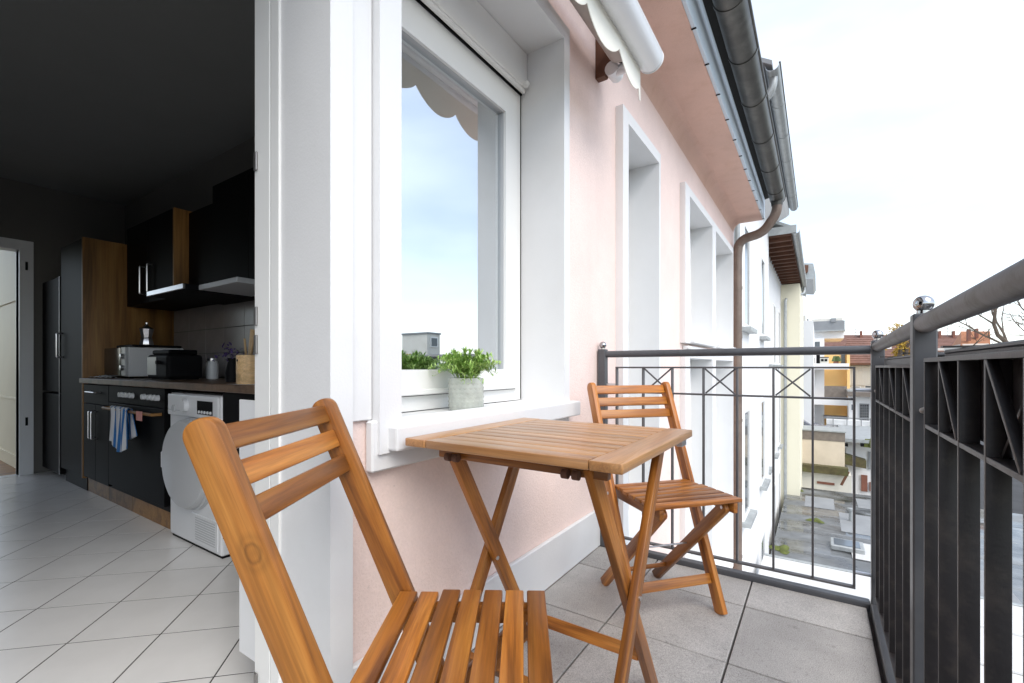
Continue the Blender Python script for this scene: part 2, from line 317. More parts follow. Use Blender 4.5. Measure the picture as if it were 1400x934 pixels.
def prism(name, poly, axis, a, b, m, parent=None):
    """polygon in the two other axes (cyclic order) extruded along axis from a to b"""
    bm = bmesh.new()
    def pt(u, v, w): return {'x': (w, u, v), 'y': (u, w, v), 'z': (u, v, w)}[axis]
    A = [bm.verts.new(pt(u, v, a)) for u, v in poly]; B = [bm.verts.new(pt(u, v, b)) for u, v in poly]; n = len(poly)
    bm.faces.new(A[::-1]); bm.faces.new(B)
    for i in range(n): bm.faces.new((A[i], A[(i+1) % n], B[(i+1) % n], B[i]))
    return done(bm, name, m, parent)
def frame(name, x0, x1, z0, z1, y0, y1, t, m, parent=None, bev=.003, tb=None, tt=None):
    """a picture-frame ring in the xz plane, thickness y0..y1, border t (bottom tb, top tt)"""
    tb = t if tb is None else tb; tt = t if tt is None else tt
    c = Vector(((x0+x1)/2, (y0+y1)/2, (z0+z1)/2)); bm = bmesh.new()
    o_ = [(x0, z0), (x1, z0), (x1, z1), (x0, z1)]; i_ = [(x0+t, z0+tb), (x1-t, z0+tb), (x1-t, z1-tt), (x0+t, z1-tt)]
    V = [[bm.verts.new(Vector((x, y, z))-c) for x, z in q] for y in (y0, y1) for q in (o_, i_)]
    of, inf, ob, ib = V
    for k in range(4):
        j = (k+1) % 4
        bm.faces.new((of[k], of[j], inf[j], inf[k])); bm.faces.new((ob[k], ib[k], ib[j], ob[j]))
        bm.faces.new((of[k], ob[k], ob[j], of[j])); bm.faces.new((inf[k], inf[j], ib[j], ib[k]))
    if bev: 
        es = [e for e in bm.edges if e.calc_face_angle(0) > R(50)]
        bmesh.ops.bevel(bm, geom=es, offset=bev, segments=2, affect='EDGES', profile=.5)
    o = done(bm, name, m, parent, smooth=True); o.location = c; return o
def wall_open(name, x0, x1, z0, z1, yf, yb, holes, m, parent=None):
    """a wall slab in the xz plane with rectangular openings (x0,x1,z0,z1), one mesh"""
    xs = sorted({x0, x1, *[h[0] for h in holes], *[h[1] for h in holes]}); zs = sorted({z0, z1, *[h[2] for h in holes], *[h[3] for h in holes]})
    bm = bmesh.new(); cache = {}
    def v(x, y, z):
        k = (round(x, 4), round(y, 4), round(z, 4))
        if k not in cache: cache[k] = bm.verts.new((x, y, z))
        return cache[k]
    def solid(i, k):
        if i < 0 or k < 0 or i >= len(xs)-1 or k >= len(zs)-1: return False
        cx = (xs[i]+xs[i+1])/2; cz = (zs[k]+zs[k+1])/2
        return not any(h[0] < cx < h[1] and h[2] < cz < h[3] for h in holes)
    for i in range(len(xs)-1):
        for k in range(len(zs)-1):
            if not solid(i, k): continue
            a, b, c, d = xs[i], xs[i+1], zs[k], zs[k+1]
            for y in (yf, yb): bm.faces.new((v(a, y, c), v(b, y, c), v(b, y, d), v(a, y, d)))
            if not solid(i-1, k): bm.faces.new((v(a, yf, c), v(a, yb, c), v(a, yb, d), v(a, yf, d)))
            if not solid(i+1, k): bm.faces.new((v(b, yf, c), v(b, yb, c), v(b, yb, d), v(b, yf, d)))
            if not solid(i, k-1): bm.faces.new((v(a, yf, c), v(b, yf, c), v(b, yb, c), v(a, yb, c)))
            if not solid(i, k+1): bm.faces.new((v(a, yf, d), v(b, yf, d), v(b, yb, d), v(a, yb, d)))
    return done(bm, name, m, parent)
def sphere(name, c, r, m, parent=None, n=24):
    return lathe(name, [(r*math.sin(math.pi*k/14), -r*math.cos(math.pi*k/14)) for k in range(15)], m, parent, c, n)
def bez(a, b, c, d, n=10):
    a, b, c, d = map(Vector, (a, b, c, d)); return [a*(1-t)**3+b*3*t*(1-t)**2+c*3*t*t*(1-t)+d*t**3 for t in [i/n for i in range(n+1)]]
def fillet(pts, r, n=6):
    pts = [Vector(p) for p in pts]; out = [pts[0]]
    for a, b, c in zip(pts, pts[1:], pts[2:]):
        p = b+(a-b).normalized()*r; q = b+(c-b).normalized()*r
        out += [p*(1-t)**2+b*2*t*(1-t)+q*t*t for t in [i/n for i in range(n+1)]]
    return out+[pts[-1]]
def at(px, py, x):
    """the point at distance x along the street that the photograph shows at (px, py)"""
    k = (px-CXP)/FPX; s, c = math.sin(YAW), math.cos(YAW)
    u = k*s+c; v = k*c-s; tt = x/u
    return Vector((x, -v*tt, CAMH-(py-CYP)/FPX*tt))
def sub(child, part):
    """hang a piece made in the thing's space under one of the thing's parts"""
    m = child.matrix_basis.copy(); child.parent = part; child.matrix_basis = part.matrix_basis.inverted() @ m
    return child
def rebase(root):
    """move a thing's empty to the middle of its base"""
    pts = []
    def walk(o, mtx):
        for c in kids(o):
            m2 = mtx @ c.matrix_basis
            if c.type == 'MESH': pts.extend(m2 @ Vector(b) for b in c.bound_box)
            walk(c, m2)
    walk(root, Matrix.Identity(4))
    if not pts: return
    b = Vector(((min(p.x for p in pts)+max(p.x for p in pts))/2, (min(p.y for p in pts)+max(p.y for p in pts))/2, min(p.z for p in pts)))
    for c in kids(root): c.matrix_basis = Matrix.Translation(-b) @ c.matrix_basis
    root.matrix_basis = root.matrix_basis @ Matrix.Translation(b)

# ================================================================== THE SETTING
def sheet(name, x0, x1, y0, y1, z, m, kind='structure'):
    bm = bmesh.new(); v = [bm.verts.new(p) for p in ((x0, y0, z), (x1, y0, z), (x1, y1, z), (x0, y1, z))]; bm.faces.new(v)
    return tag(done(bm, name, m, None), kind=kind)
sheet('ground', -600, 900, -700, 700, -10, 'asphalt')
bm = bmesh.new(); ring = []          # low wooded hills all round the town
for k in range(180):
    a = 2*math.pi*k/180; h = -1+2.6*math.sin(3*a+1)+1.8*math.sin(7*a)+1.1*math.sin(17*a+2)+.7*math.sin(41*a)
    ring.append([bm.verts.new((r_*math.cos(a), r_*math.sin(a), z_)) for r_, z_ in ((240, -10), (265, -4+h*.5), (300, 2+h), (330, 4+h), (420, -10))])
for a_, b_ in zip(ring, ring[1:]+ring[:1]):
    for k in range(4): bm.faces.new((a_[k], b_[k], b_[k+1], a_[k+1]))
tag(done(bm, 'hills', 'hill', None, True), kind='structure')
# balcony slab with its pavers
bal = tag(box('balcony_floor', (-1.75, -.225, -.24), (2.255, .948, -.022), 'joint', None, .004), kind='structure')
PX, PY = .405, .401; first = None
for i in range(-8, 3):
    for j in range(-2, 3):
        x0 = 1.556+PX*i+.003; x1 = 1.556+PX*(i+1)-.003; y0 = .235+PY*j+.003; y1 = .235+PY*(j+1)-.003
        x0 = max(x0, -1.72); x1 = min(x1, 2.205); y0 = max(y0, -.155); y1 = min(y1, .934)
        if x1-x0 < .03 or y1-y0 < .03: continue
        o = box('tile', (x0, y0, -.03), (x1, y1, random.uniform(-.0012, .0004)), 'floor', None, .003, 2); sub(o, bal)
# kitchen shell
KX0, KX1, KY0, KY1, KZ = -2.2, 1.62, 1.25, 5.65, 2.5
kf = tag(box('kitchen_floor', (KX0, 1.16, -.25), (KX1, KY1, -.0008), 'grout', None, 0), kind='structure')
def clip(poly, ax, val, keep_gt):
    out = []
    for a, b in zip(poly, poly[1:]+poly[:1]):
        ia = (a[ax] > val) == keep_gt; ib = (b[ax] > val) == keep_gt
        if ia: out.append(a)
        if ia != ib:
            t_ = (val-a[ax])/(b[ax]-a[ax]); out.append(tuple(a[k]+t_*(b[k]-a[k]) for k in (0, 1)))
    return out
TS = .277; r2 = math.sqrt(.5); tile_me = None; ntile = 0
for i in range(-4, 26):
    for j in range(-26, 6):
        p0 = 1.783+TS*i+.0015; q0 = -.88+TS*j+.0015; p1 = p0+TS-.005; q1 = q0+TS-.005
        poly = [((p+q)*r2, (p-q)*r2) for p, q in ((p0, q0), (p0, q1), (p1, q1), (p1, q0))]
        full = list(poly)
        for ax, val, gt in ((0, KX0+.01, True), (0, KX1-.01, False), (1, 1.165, True), (1, KY1-.005, False)):
            if poly: poly = clip(poly, ax, val, gt)
        if len(poly) < 3: continue
        cx = sum(p[0] for p in poly)/len(poly); cy = sum(p[1] for p in poly)/len(poly)
        if cx < -1.1 or cx > 1.5: continue
        whole = len(poly) == 4 and all(abs(a[0]-b[0])+abs(a[1]-b[1]) < 1e-6 for a, b in zip(poly, full))
        if whole and tile_me:
            o = link('tile', tile_me, None, None); o.location = (cx, cy, 0)
        else:
            o = prism('tile', [(x-cx, y-cy) for x, y in poly], 'z', -.006, 0, 'ktile'); o.location = (cx, cy, 0)
            if whole: tile_me = o.data
        sub(o, kf); ntile += 1
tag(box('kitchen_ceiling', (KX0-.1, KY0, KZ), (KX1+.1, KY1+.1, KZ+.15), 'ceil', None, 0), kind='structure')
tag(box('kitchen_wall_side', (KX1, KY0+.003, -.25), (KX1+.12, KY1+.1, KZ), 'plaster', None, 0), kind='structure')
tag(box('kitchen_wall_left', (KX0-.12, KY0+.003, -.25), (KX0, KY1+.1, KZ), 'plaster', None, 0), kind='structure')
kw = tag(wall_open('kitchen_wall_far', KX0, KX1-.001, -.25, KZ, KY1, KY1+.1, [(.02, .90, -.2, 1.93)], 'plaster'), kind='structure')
hw = tag(box('hall_wall', (.95, KY1+.105, -.25), (1.05, 7.0, KZ), 'cream', None, 0), kind='structure')
for z in (.10, .62, 1.52): sub(box('panel_moulding', (.938, 5.82, z), (.9495, 6.95, z+.022), 'cream', None, .002), hw)
tag(box('hall_floor', (-1.2, KY1+.1, -.25), (.949, 7.0, -.004), 'oak', None, 0), kind='structure')
tag(box('hall_ceiling', (-1.2, KY1+.101, KZ+.001), (1.05, 7.0, KZ+.15), 'ceil', None, 0), kind='structure')
# backsplash: tiled strip on the side wall above the worktop
k = 0
for iy in range(9):
    for iz in range(3):
        y0 = 1.86+iy*.293; z0 = .842+iz*.183
        o = box('tile', (KX1-.008, y0+.002, z0+.002), (KX1-.0005, y0+.291, z0+.181), 'splash', None, .0015)
        o.parent = bpy.data.objects['kitchen_wall_side']; o.matrix_basis = bpy.data.objects['kitchen_wall_side'].matrix_basis.inverted() @ o.matrix_basis

# ================================================================== THE PINK HOUSE
WY = .95; EX = 6.85; ST = 2.86
house = thing('pink_house', 'pink rendered house front with white window surrounds behind the table', 'house')
openings = [(-2.05, .645, -.004, 2.36), (.838, 1.772, .72, 2.347), (2.56, 3.175, -.1, 2.325), (4.08, 5.085, 1.17, 2.38), (5.275, 6.46, 1.17, 2.38), (4.08, 5.085, -1.6, 1.0), (5.275, 6.46, -1.6, 1.0),
            (2.4, 3.3, -5, -2.4), (.6, 1.7, -5, -2.4), (4.08, 5.085, -4.9, -1.95), (5.275, 6.46, -4.9, -1.95)]
wall_open('wall', -3.2, EX, -10, ST+.3, WY, WY+.3, openings, 'pink', house)
box('side_wall', (EX-.25, WY+.302, -10), (EX-.002, 7.0, ST+.3), 'pink', house, 0)
box('back_wall', (1.051, 6.75, -10), (EX-.26, 7.0, ST+.3), 'pink', house, 0); box('back_wall', (-2.94, 6.75, -10), (-1.21, 7.0, ST+.3), 'pink', house, 0); box('back_wall', (-1.209, 6.75, -10), (1.05, 6.999, -.26), 'pink', house, 0)  # unseen gap left behind the hall, added to let daylight in
box('side_wall', (-3.2, WY+.302, -10), (-2.95, 7.0, ST+.3), 'pink', house, 0)
box('skirting', (.70, .930, .001), (2.26, WY-.001, .195), 'white', house, .004)
# window surrounds: white rendered frames standing a little proud, lining the reveals
def surround(name, x0, x1, z0, z1, ix0, ix1, iz0, iz1, yf, yb=1.15, bev=.004):
    c = Vector(((x0+x1)/2, yf, z0)); bm = bmesh.new()
    o_ = [(x0, z0), (x1, z0), (x1, z1), (x0, z1)]; i_ = [(ix0, iz0), (ix1, iz0), (ix1, iz1), (ix0, iz1)]
    V = lambda q, y: [bm.verts.new(Vector((x, y, z))-c) for x, z in q]
    of, inf, ow, ib, iw = V(o_, yf), V(i_, yf), V(o_, WY-.001), V(i_, yb), V([(ix0-.002, iz0-.002), (ix1+.002, iz0-.002), (ix1+.002, iz1+.002), (ix0-.002, iz1+.002)], yb)
    for k in range(4):
        j = (k+1) % 4
        bm.faces.new((of[k], of[j], inf[j], inf[k])); bm.faces.new((of[k], ow[k], ow[j], of[j])); bm.faces.new((inf[k], inf[j], ib[j], ib[k])); bm.faces.new((ib[k], ib[j], iw[j], iw[k])); bm.faces.new((iw[k], iw[j], ow[j], ow[k]))
    es = [e for e in bm.edges if len(e.link_faces) == 2 and e.calc_face_angle(0) > R(50)]
    bmesh.ops.bevel(bm, geom=es, offset=bev, segments=2, affect='EDGES', profile=.5)
    o = done(bm, name, 'white', house, smooth=True); o.location = c; return o
# --- balcony door: surround, frame, open leaf edge
surround('door_surround', -2.12, .698, -.02, 2.43, -2.045, .637, .0, 2.355, .925, 1.13)  # opening widened leftwards out of view to bring more daylight indoors
box('threshold', (-2.04, .985, -.1), (.63, 1.165, .012), 'white', house, .004)
df = frame('door_frame', -2.046, .643, .012, 2.353, 1.1305, 1.168, .012, 'pvc', house, .003)
sub(box('gasket', (.634, 1.1685, .02), (.6425, 1.174, 2.34), 'blackm', house, 0), df)
sub(box('inner_rebate', (.632, 1.1745, .012), (.6425, 1.2495, 2.34), 'pvc', house, .002), df)
for z in (.06, .955, 1.03, 1.44):
    sub(box('striker_plate', (.626, 1.230, z), (.6315, 1.244, z+.05), 'dsteel', house, .002), df)
# door leaf swung open into the room, far left beyond the picture
lf = frame('door_leaf', 0, .80, .03, 2.32, 0, .06, .09, 'pvc', house, .003); lf.location = (-2.0, 1.68, 1.175); lf.rotation_euler = (0, 0, R(86))
gp = box('pane', (-.31, -.008, -1.05), (.31, .008, 1.05), 'glass', lf, 0)
# --- kitchen window
win = surround('window_surround', .768, 1.822, .70, 2.41, .840, 1.770, .745, 2.345, .912, 1.2)
box('wall_panel', (.699, .938, .786), (.7665, WY-.001, 2.41), 'white', house, .003)
box('sill_apron', (.752, .921, .655), (1.84, WY-.001, .785), 'white', house, .005)
fr1 = frame('window_frame', .842, 1.768, .772, 2.165, 1.135, 1.20, .05, 'pvc', house, .004)
sub(frame('sash', .895, 1.715, .825, 2.112, 1.122, 1.18, .085, 'pvc', house, .005), fr1)
sub(frame('glazing_bead', .977, 1.633, .907, 2.03, 1.134, 1.15, .005, 'appld', house, .001), fr1)
sub(box('pane', (.978, 1.149, .908), (1.632, 1.155, 2.029), 'glass', house, 0), fr1)
sub(box('weather_bar', (.897, 1.105, .826), (1.713, 1.1215, .846), 'pvc', house, .004), fr1)
sub(box('side_seal', (1.764, 1.1335, .775), (1.7685, 1.1349, 2.165), 'blackm', house, 0), fr1)
sub(frame('sash_gap', .8915, 1.7185, .8215, 2.1155, 1.1335, 1.1348, .0035, 'blackm', house, 0), fr1)
sub(box('shadow_gap', (.8405, 1.128, 2.166), (1.7695, 1.19, 2.178), 'blackm', house, 0), fr1)
sb = box('shutter_box', (.8405, 1.098, 2.18), (1.7695, 1.198, 2.344), 'pvc', house, .004)
sub(tube('shutter_bar', [(.85, 1.112, 2.172), (1.757, 1.112, 2.172)], .011, 'pvc', house), sb)
sub(lathe('stopper', [(.0, 0), (.014, 0), (.014, .02), (.006, .028), (.0, .028)], 'pvc', house, (1.742, 1.10, 2.19), 14, (R(90), 0, 0)), sb)
box('window_sill', (.795, .880, .706), (1.87, 1.132, .770), 'white', house, .006, 2)
# --- further windows along the front
def tall_window(x0, x1, z0, z1, sx=.09, yf=.905, sill=None, shallow=.0):
    s = surround('window_surround', x0-sx, x1+.035, z0-.05, z1+.07, x0, x1, z0, z1, yf, 1.2)
    f = frame('window_frame', x0+.002, x1-.002, z0+.002, z1-.002, 1.12, 1.18, .055, 'pvc', house, .004)
    sub(frame('sash', x0+.058, x1-.058, z0+.058, z1-.058, 1.105, 1.16, .07, 'pvc', house, .004), f)
    sub(box('pane', (x0+.125, 1.13, z0+.125), (x1-.125, 1.136, z1-.125), 'glass', house, 0), f)
    return f
tall_window(2.562, 3.173, -.098, 2.323)
f = tall_window(4.082, 5.083, 1.172, 2.378, .16)
tall_window(5.277, 6.458, 1.172, 2.378, .155)
f = tall_window(4.082, 5.083, -1.598, .998, .16)
tall_window(5.277, 6.458, -1.598, .998, .155)
tall_window(4.082, 5.083, -4.898, -1.952, .16); tall_window(5.277, 6.458, -4.898, -1.952, .155)
tall_window(2.402, 3.298, -4.998, -2.402); tall_window(.602, 1.698, -4.998, -2.402)
for x0, x1 in ((4.0, 5.10), (5.2, 6.49)):
    box('spandrel', (x0, .898, 1.072), (x1, .9485, 1.10), 'white', house, .004)
    box('window_sill', (x0+.09, .872, 1.125), (x1-.005, 1.1, 1.168), 'white', house, .005)
tag(tube('window_handle', [(4.125, 1.10, 1.36), (4.125, 1.06, 1.36), (4.125, 1.06, 1.30)], .008, 'steel', house, 8))
# --- eaves: cove, soffit, fascia, dark lining, roof
cv = [(WY, ST-.10)]+[(WY-.10+.10*math.cos(a), ST-.10+.10*math.sin(a)) for a in [math.pi/2*i/8 for i in range(9)]]+[(WY, ST)]
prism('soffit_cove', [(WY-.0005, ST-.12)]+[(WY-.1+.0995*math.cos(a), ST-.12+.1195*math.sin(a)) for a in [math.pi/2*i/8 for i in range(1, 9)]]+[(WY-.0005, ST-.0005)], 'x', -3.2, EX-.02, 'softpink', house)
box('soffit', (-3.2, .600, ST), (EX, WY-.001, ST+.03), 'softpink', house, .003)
box('fascia', (-3.2, .578, ST-.006), (EX+.01, .5995, ST+.34), 'fascia', house, .003)
for i in range(26):
    x = EX-.1-i*.36-.05*math.sin(i*7)
    box('drip_clip', (x, .574, ST-.011), (x+.010, .602, ST-.0065), 'blackm', house, 0)
prism('eaves_lining', [(.5775, ST+.27), (.47, ST+.30), (.40, ST+.33), (.40, ST+.38), (.75, ST+.56), (.75, ST+.45), (.5775, ST+.45)], 'x', -3.2, EX+.02, 'dark', house)
prism('roof', [(.42, ST+.40), (.42, ST+.46), (3.9, ST+2.74), (7.4, ST+.44), (7.4, ST+.35), (3.9, ST+2.65)], 'x', -3.3, EX+.1, 'roof', house)
box('verge_strip', (EX-.002, .95, -10), (EX+.05, 1.02, ST+.02), 'white', house, .003)
# --- gutter with joints, outlet and downpipe
GY, GZ, GR = .425, ST+.215, .088
def halfpipe(name, x0, x1, y, z, r, m, parent, n=12, th=.006):
    bm = bmesh.new(); rows = []
    for x in (x0, x1):
        rows.append([bm.verts.new((x, y+rr*math.cos(a), z+rr*math.sin(a))) for rr, seq in ((r, range(n+1)), (r-th, range(n, -1, -1))) for a in [math.pi+math.pi*k/n for k in seq]])
    m_ = len(rows[0])
    for k in range(m_): bm.faces.new((rows[0][k], rows[0][(k+1) % m_], rows[1][(k+1) % m_], rows[1][k]))
    bm.faces.new(rows[0][::-1]); bm.faces.new(rows[1])
    return done(bm, name, m, parent, smooth=True)
gut = halfpipe('gutter', -3.2, 6.72, GY, GZ, GR, 'gutter', house)
sub(tube('rolled_edge', [(-3.2, GY-GR, GZ), (6.72, GY-GR, GZ)], .011, 'gutter', house), gut)
sub(halfpipe('end_cap', 6.7205, 6.724, GY, GZ, GR+.002, 'gutter', house, th=.085), gut)
for x in (3.46, 4.08, 4.8, 5.55, 6.3, 2.9, 2.2, 1.5, .8, .1): sub(halfpipe('joint_band', x, x+.022, GY, GZ, GR+.005, 'gutter', house, th=.0045), gut)
dp = tube('downpipe', fillet([(6.62, GY, GZ-.05), (6.62, GY-.005, GZ-.21), (6.66, .58, 2.645), (6.71, .86, 2.60), (6.71, .888, 2.45), (6.71, .888, -10)], .10, 8), .058, 'pipe', house, 16)
sub(tube('outlet', [(6.62, GY, GZ-.03), (6.62, GY, GZ-.13)], [.075, .062], 'gutter', house, 16), dp)
for z in (1.95, .2, -1.6, -3.6): sub(tube('pipe_clamp', [(6.71, .888, z), (6.71, .888, z+.035)], .063, 'pipe', house, 16), dp)
for z in (1.3, -.9): sub(tube('pipe_joint', [(6.71, .888, z), (6.71, .888, z+.07)], .0615, 'pipe', house, 16), dp)
rebase(house)
# ================================================================== AWNING
aw = thing('awning', 'rolled up white cassette awning with scalloped cream valance above the window', 'awning')
tube('front_profile', [(-1.2, .66, 2.38), (2.165, .66, 2.38), (2.18, .66, 2.38)], [.059, .059, .053], 'awn', aw, 28)
lathe('end_cap', [(0, 0), (.057, 0), (.059, .003), (.054, .009), (0, .010)], 'awn', aw, (2.1805, .66, 2.38), 28, (0, R(90), 0))
tube('fabric_roll', [(-1.15, .80, 2.485), (2.16, .80, 2.485)], .07, 'awnroll', aw, 28)
tube('end_bush', [(2.1605, .80, 2.485), (2.205, .80, 2.485)], .05, 'blackm', aw, 18)
for x in (2.15, -1.05):
    b = prism('bracket', [(.949, 2.40), (.949, 2.62), (.90, 2.62), (.86, 2.57), (.76, 2.56), (.76, 2.535), (.87, 2.46), (.90, 2.40)], 'x', x+.04, x+.08, 'brown', aw)
    sub(tube('arm_joint', [(x+.03, .86, 2.42), (x+.11, .86, 2.42)], .035, 'awn', aw, 14), b)
tube('folded_arm', [(2.22, .86, 2.42), (2.17, .74, 2.385), (1.2, .73, 2.385)], .026, 'awn', aw, 12)
# valance: scalloped strip hanging from the front profile, with a little thickness and wave
bm = bmesh.new(); n = 220; x0, x1 = -1.15, 2.155; top = []; bot = []; sc = .30
for i in range(n+1):
    x = x1+(x0-x1)*i/n; ph = ((x1-x)/sc) % 1.0
    dip = .145+.07*math.sin(math.pi*ph)**.75*(1 if ph < 1 else 0)
    if x > x1-.02: dip = .22
    yy = .70+.006*math.sin(x*9)
    top.append((x, .705, 2.41)); bot.append((x, yy, 2.41-dip))
rows = []
for dy in (0, .003):
    rows.append([[bm.verts.new((a[0], a[1]+dy+(b[1]-a[1])*k/3, a[2]+(b[2]-a[2])*k/3)) for k in range(4)] for a, b in zip(top, bot)])
for r_ in rows:
    for a, b in zip(r_, r_[1:]):
        for k in range(3): bm.faces.new((a[k], a[k+1], b[k+1], b[k]))
for i in range(n): bm.faces.new((rows[0][i][3], rows[0][i+1][3], rows[1][i+1][3], rows[1][i][3]))
for i in (0, n):
    for k in range(3): bm.faces.new((rows[0][i][k], rows[0][i][k+1], rows[1][i][k+1], rows[1][i][k]))
done(bm, 'valance', 'awnfab', aw, smooth=True)
rebase(aw)

# ================================================================== RAILINGS
def bar(name, p0, p1, wd, th, side, parent, m='iron', bev=.001):
    return board(name, p0, p1, wd, th, side, m, parent, bev)
def ball(p, parent, post):
    b = sphere('ball', (p[0], p[1], p[2]+.0215), .0185, 'chrome', parent)
    sub(b, post)
    sub(lathe('neck', [(.012, 0), (.012, .008)], 'chrome', parent, (p[0], p[1], p[2]-.001), 12), post)
def panel(parent, A, B, n, xs, zt=.918, zm=.795, zb=.062, pm='iron'):
    """flat-bar panel between A and B (2-D points): n spaces, crosses in the spaces xs"""
    A = Vector((*A, 0)); B = Vector((*B, 0)); d = (B-A).normalized(); nrm = Vector((-d.y, d.x, 0)); L = (B-A).length
    W_, T_ = .025, .008
    P = lambda s, z: A+d*s+Vector((0, 0, z))
    bar('top_bar', P(0, zt), P(L, zt), W_, T_, nrm, parent, pm); bar('middle_bar', P(T_, zm), P(L-T_, zm), W_-.002, T_, nrm, parent, pm); bar('bottom_bar', P(0, zb), P(L, zb), W_, T_, nrm, parent, pm)
    for i in range(n+1):
        s = L*i/n
        if i == 0: s += T_/2
        if i == n: s -= T_/2
        bar('end_bar' if i in (0, n) else 'baluster', P(s, zb+T_/2), P(s, zt-T_/2), W_-.001, T_, nrm, parent, pm)
    for i in xs:
        s0 = L*i/n+T_/2+.004; s1 = L*(i+1)/n-T_/2-.004
        bar('cross_bar', P(s0, zm+T_/2+.002), P(s1, zt-T_/2-.002), W_*.45, T_*.8, nrm, parent, pm).location += nrm*.007
        bar('cross_bar', P(s0, zt-T_/2-.002), P(s1, zm+T_/2+.002), W_*.45, T_*.8, nrm, parent, pm).location -= nrm*.0075
    return P
RY = -.190; EXR = 2.225
er = thing('end_railing', 'dark iron railing across the balcony end behind the far chair', 'railing')
pl = box('post', (EXR-.02, .903, .0), (EXR+.02, .943, 1.012), 'ironpost', er, .003); ball((EXR, .923, 1.012), er, pl)
tube('handrail', [(EXR, .902, .986), (EXR, -.168, .986)], .017, 'ironpost', er, 16)
panel(er, (EXR, .851), (EXR, -.122), 7, (1, 3, 5), pm='ironend')
for y in (.877, -.146):
    for z in (.83, .12):
        tube('bracket_bolt', [(EXR, y-.024, z), (EXR, y+.024, z)], .007, 'steel', er, 10)
box('floor_kerb', (EXR-.018, -.168, -.018), (EXR+.028, .945, .020), 'ironpost', er, .006, 2)
rebase(er)
lr = thing('front_railing', 'dark iron railing with steel ball posts along the open side, at far right', 'railing')
RZ = {EXR: .999, 1.315: 1.012, .20: 1.022, -.88: 1.022, -1.70: 1.022}
for x in (EXR, 1.315, .20, -.88, -1.70):
    zr = RZ[x]; pq = box('post', (x-.02, RY-.02, 0), (x+.02, RY+.02, zr+.023), 'ironpost', lr, .003); ball((x, RY, zr+.023), lr, pq)
for a, b, ins, nb in ((EXR, 1.315, .058, 6), (1.315, .20, .085, 7), (.20, -.88, .067, 7), (-.88, -1.70, .055, 5)):
    tube('handrail', [(a-.0205, RY, RZ[a]), (b+.0205, RY, RZ[b])], .0195, 'rail', lr, 20)
    panel(lr, (a-ins, RY), (b+ins, RY), nb, range(1, nb, 2), zt=.922 if a > 2 else .934, zm=.796 if a > 2 else .802)
    for x in (a-.02-(ins-.02)/2, b+.02+(ins-.02)/2):
        for z in (.12, .83): bb = tube('bracket_bolt', [(x-(ins-.02)/2, RY, z), (x+(ins-.02)/2, RY, z)], .006, 'steel', lr, 10)
        sub(sphere('bolt_head', (x, RY+.008, .83), .0065, 'dsteel', lr, 12), bb)
box('floor_kerb', (-1.72, RY-.03, -.018), (EXR-.0185, RY+.024, .020), 'ironpost', lr, .006, 2)
rebase(lr)
for x0, x1, lab in ((.30, 1.19, 'dark planter box hung outside the nearer railing panel'), (1.40, 2.15, 'dark planter box hung outside the corner railing panel')):
    pb = thing('planter_box', lab, 'planter', group='planter boxes on the front railing')
    prism('trough', [(RY-.0125, .945), (RY-.17, .945), (RY-.165, .935), (RY-.15, .80), (RY-.03, .80), (RY-.0125, .81)], 'x', x0, x1, 'iron', pb)
    box('rim', (x0-.006, RY-.178, .9455), (x1+.006, RY-.0125, .953), 'ironpost', pb, .002)
    for xx in (x0+.12, x1-.12): board('hanger', (xx, RY-.06, .955), (xx, RY+.012, .955), .02, .003, (1, 0, 0), 'iron', pb, 0)
    rebase(pb)
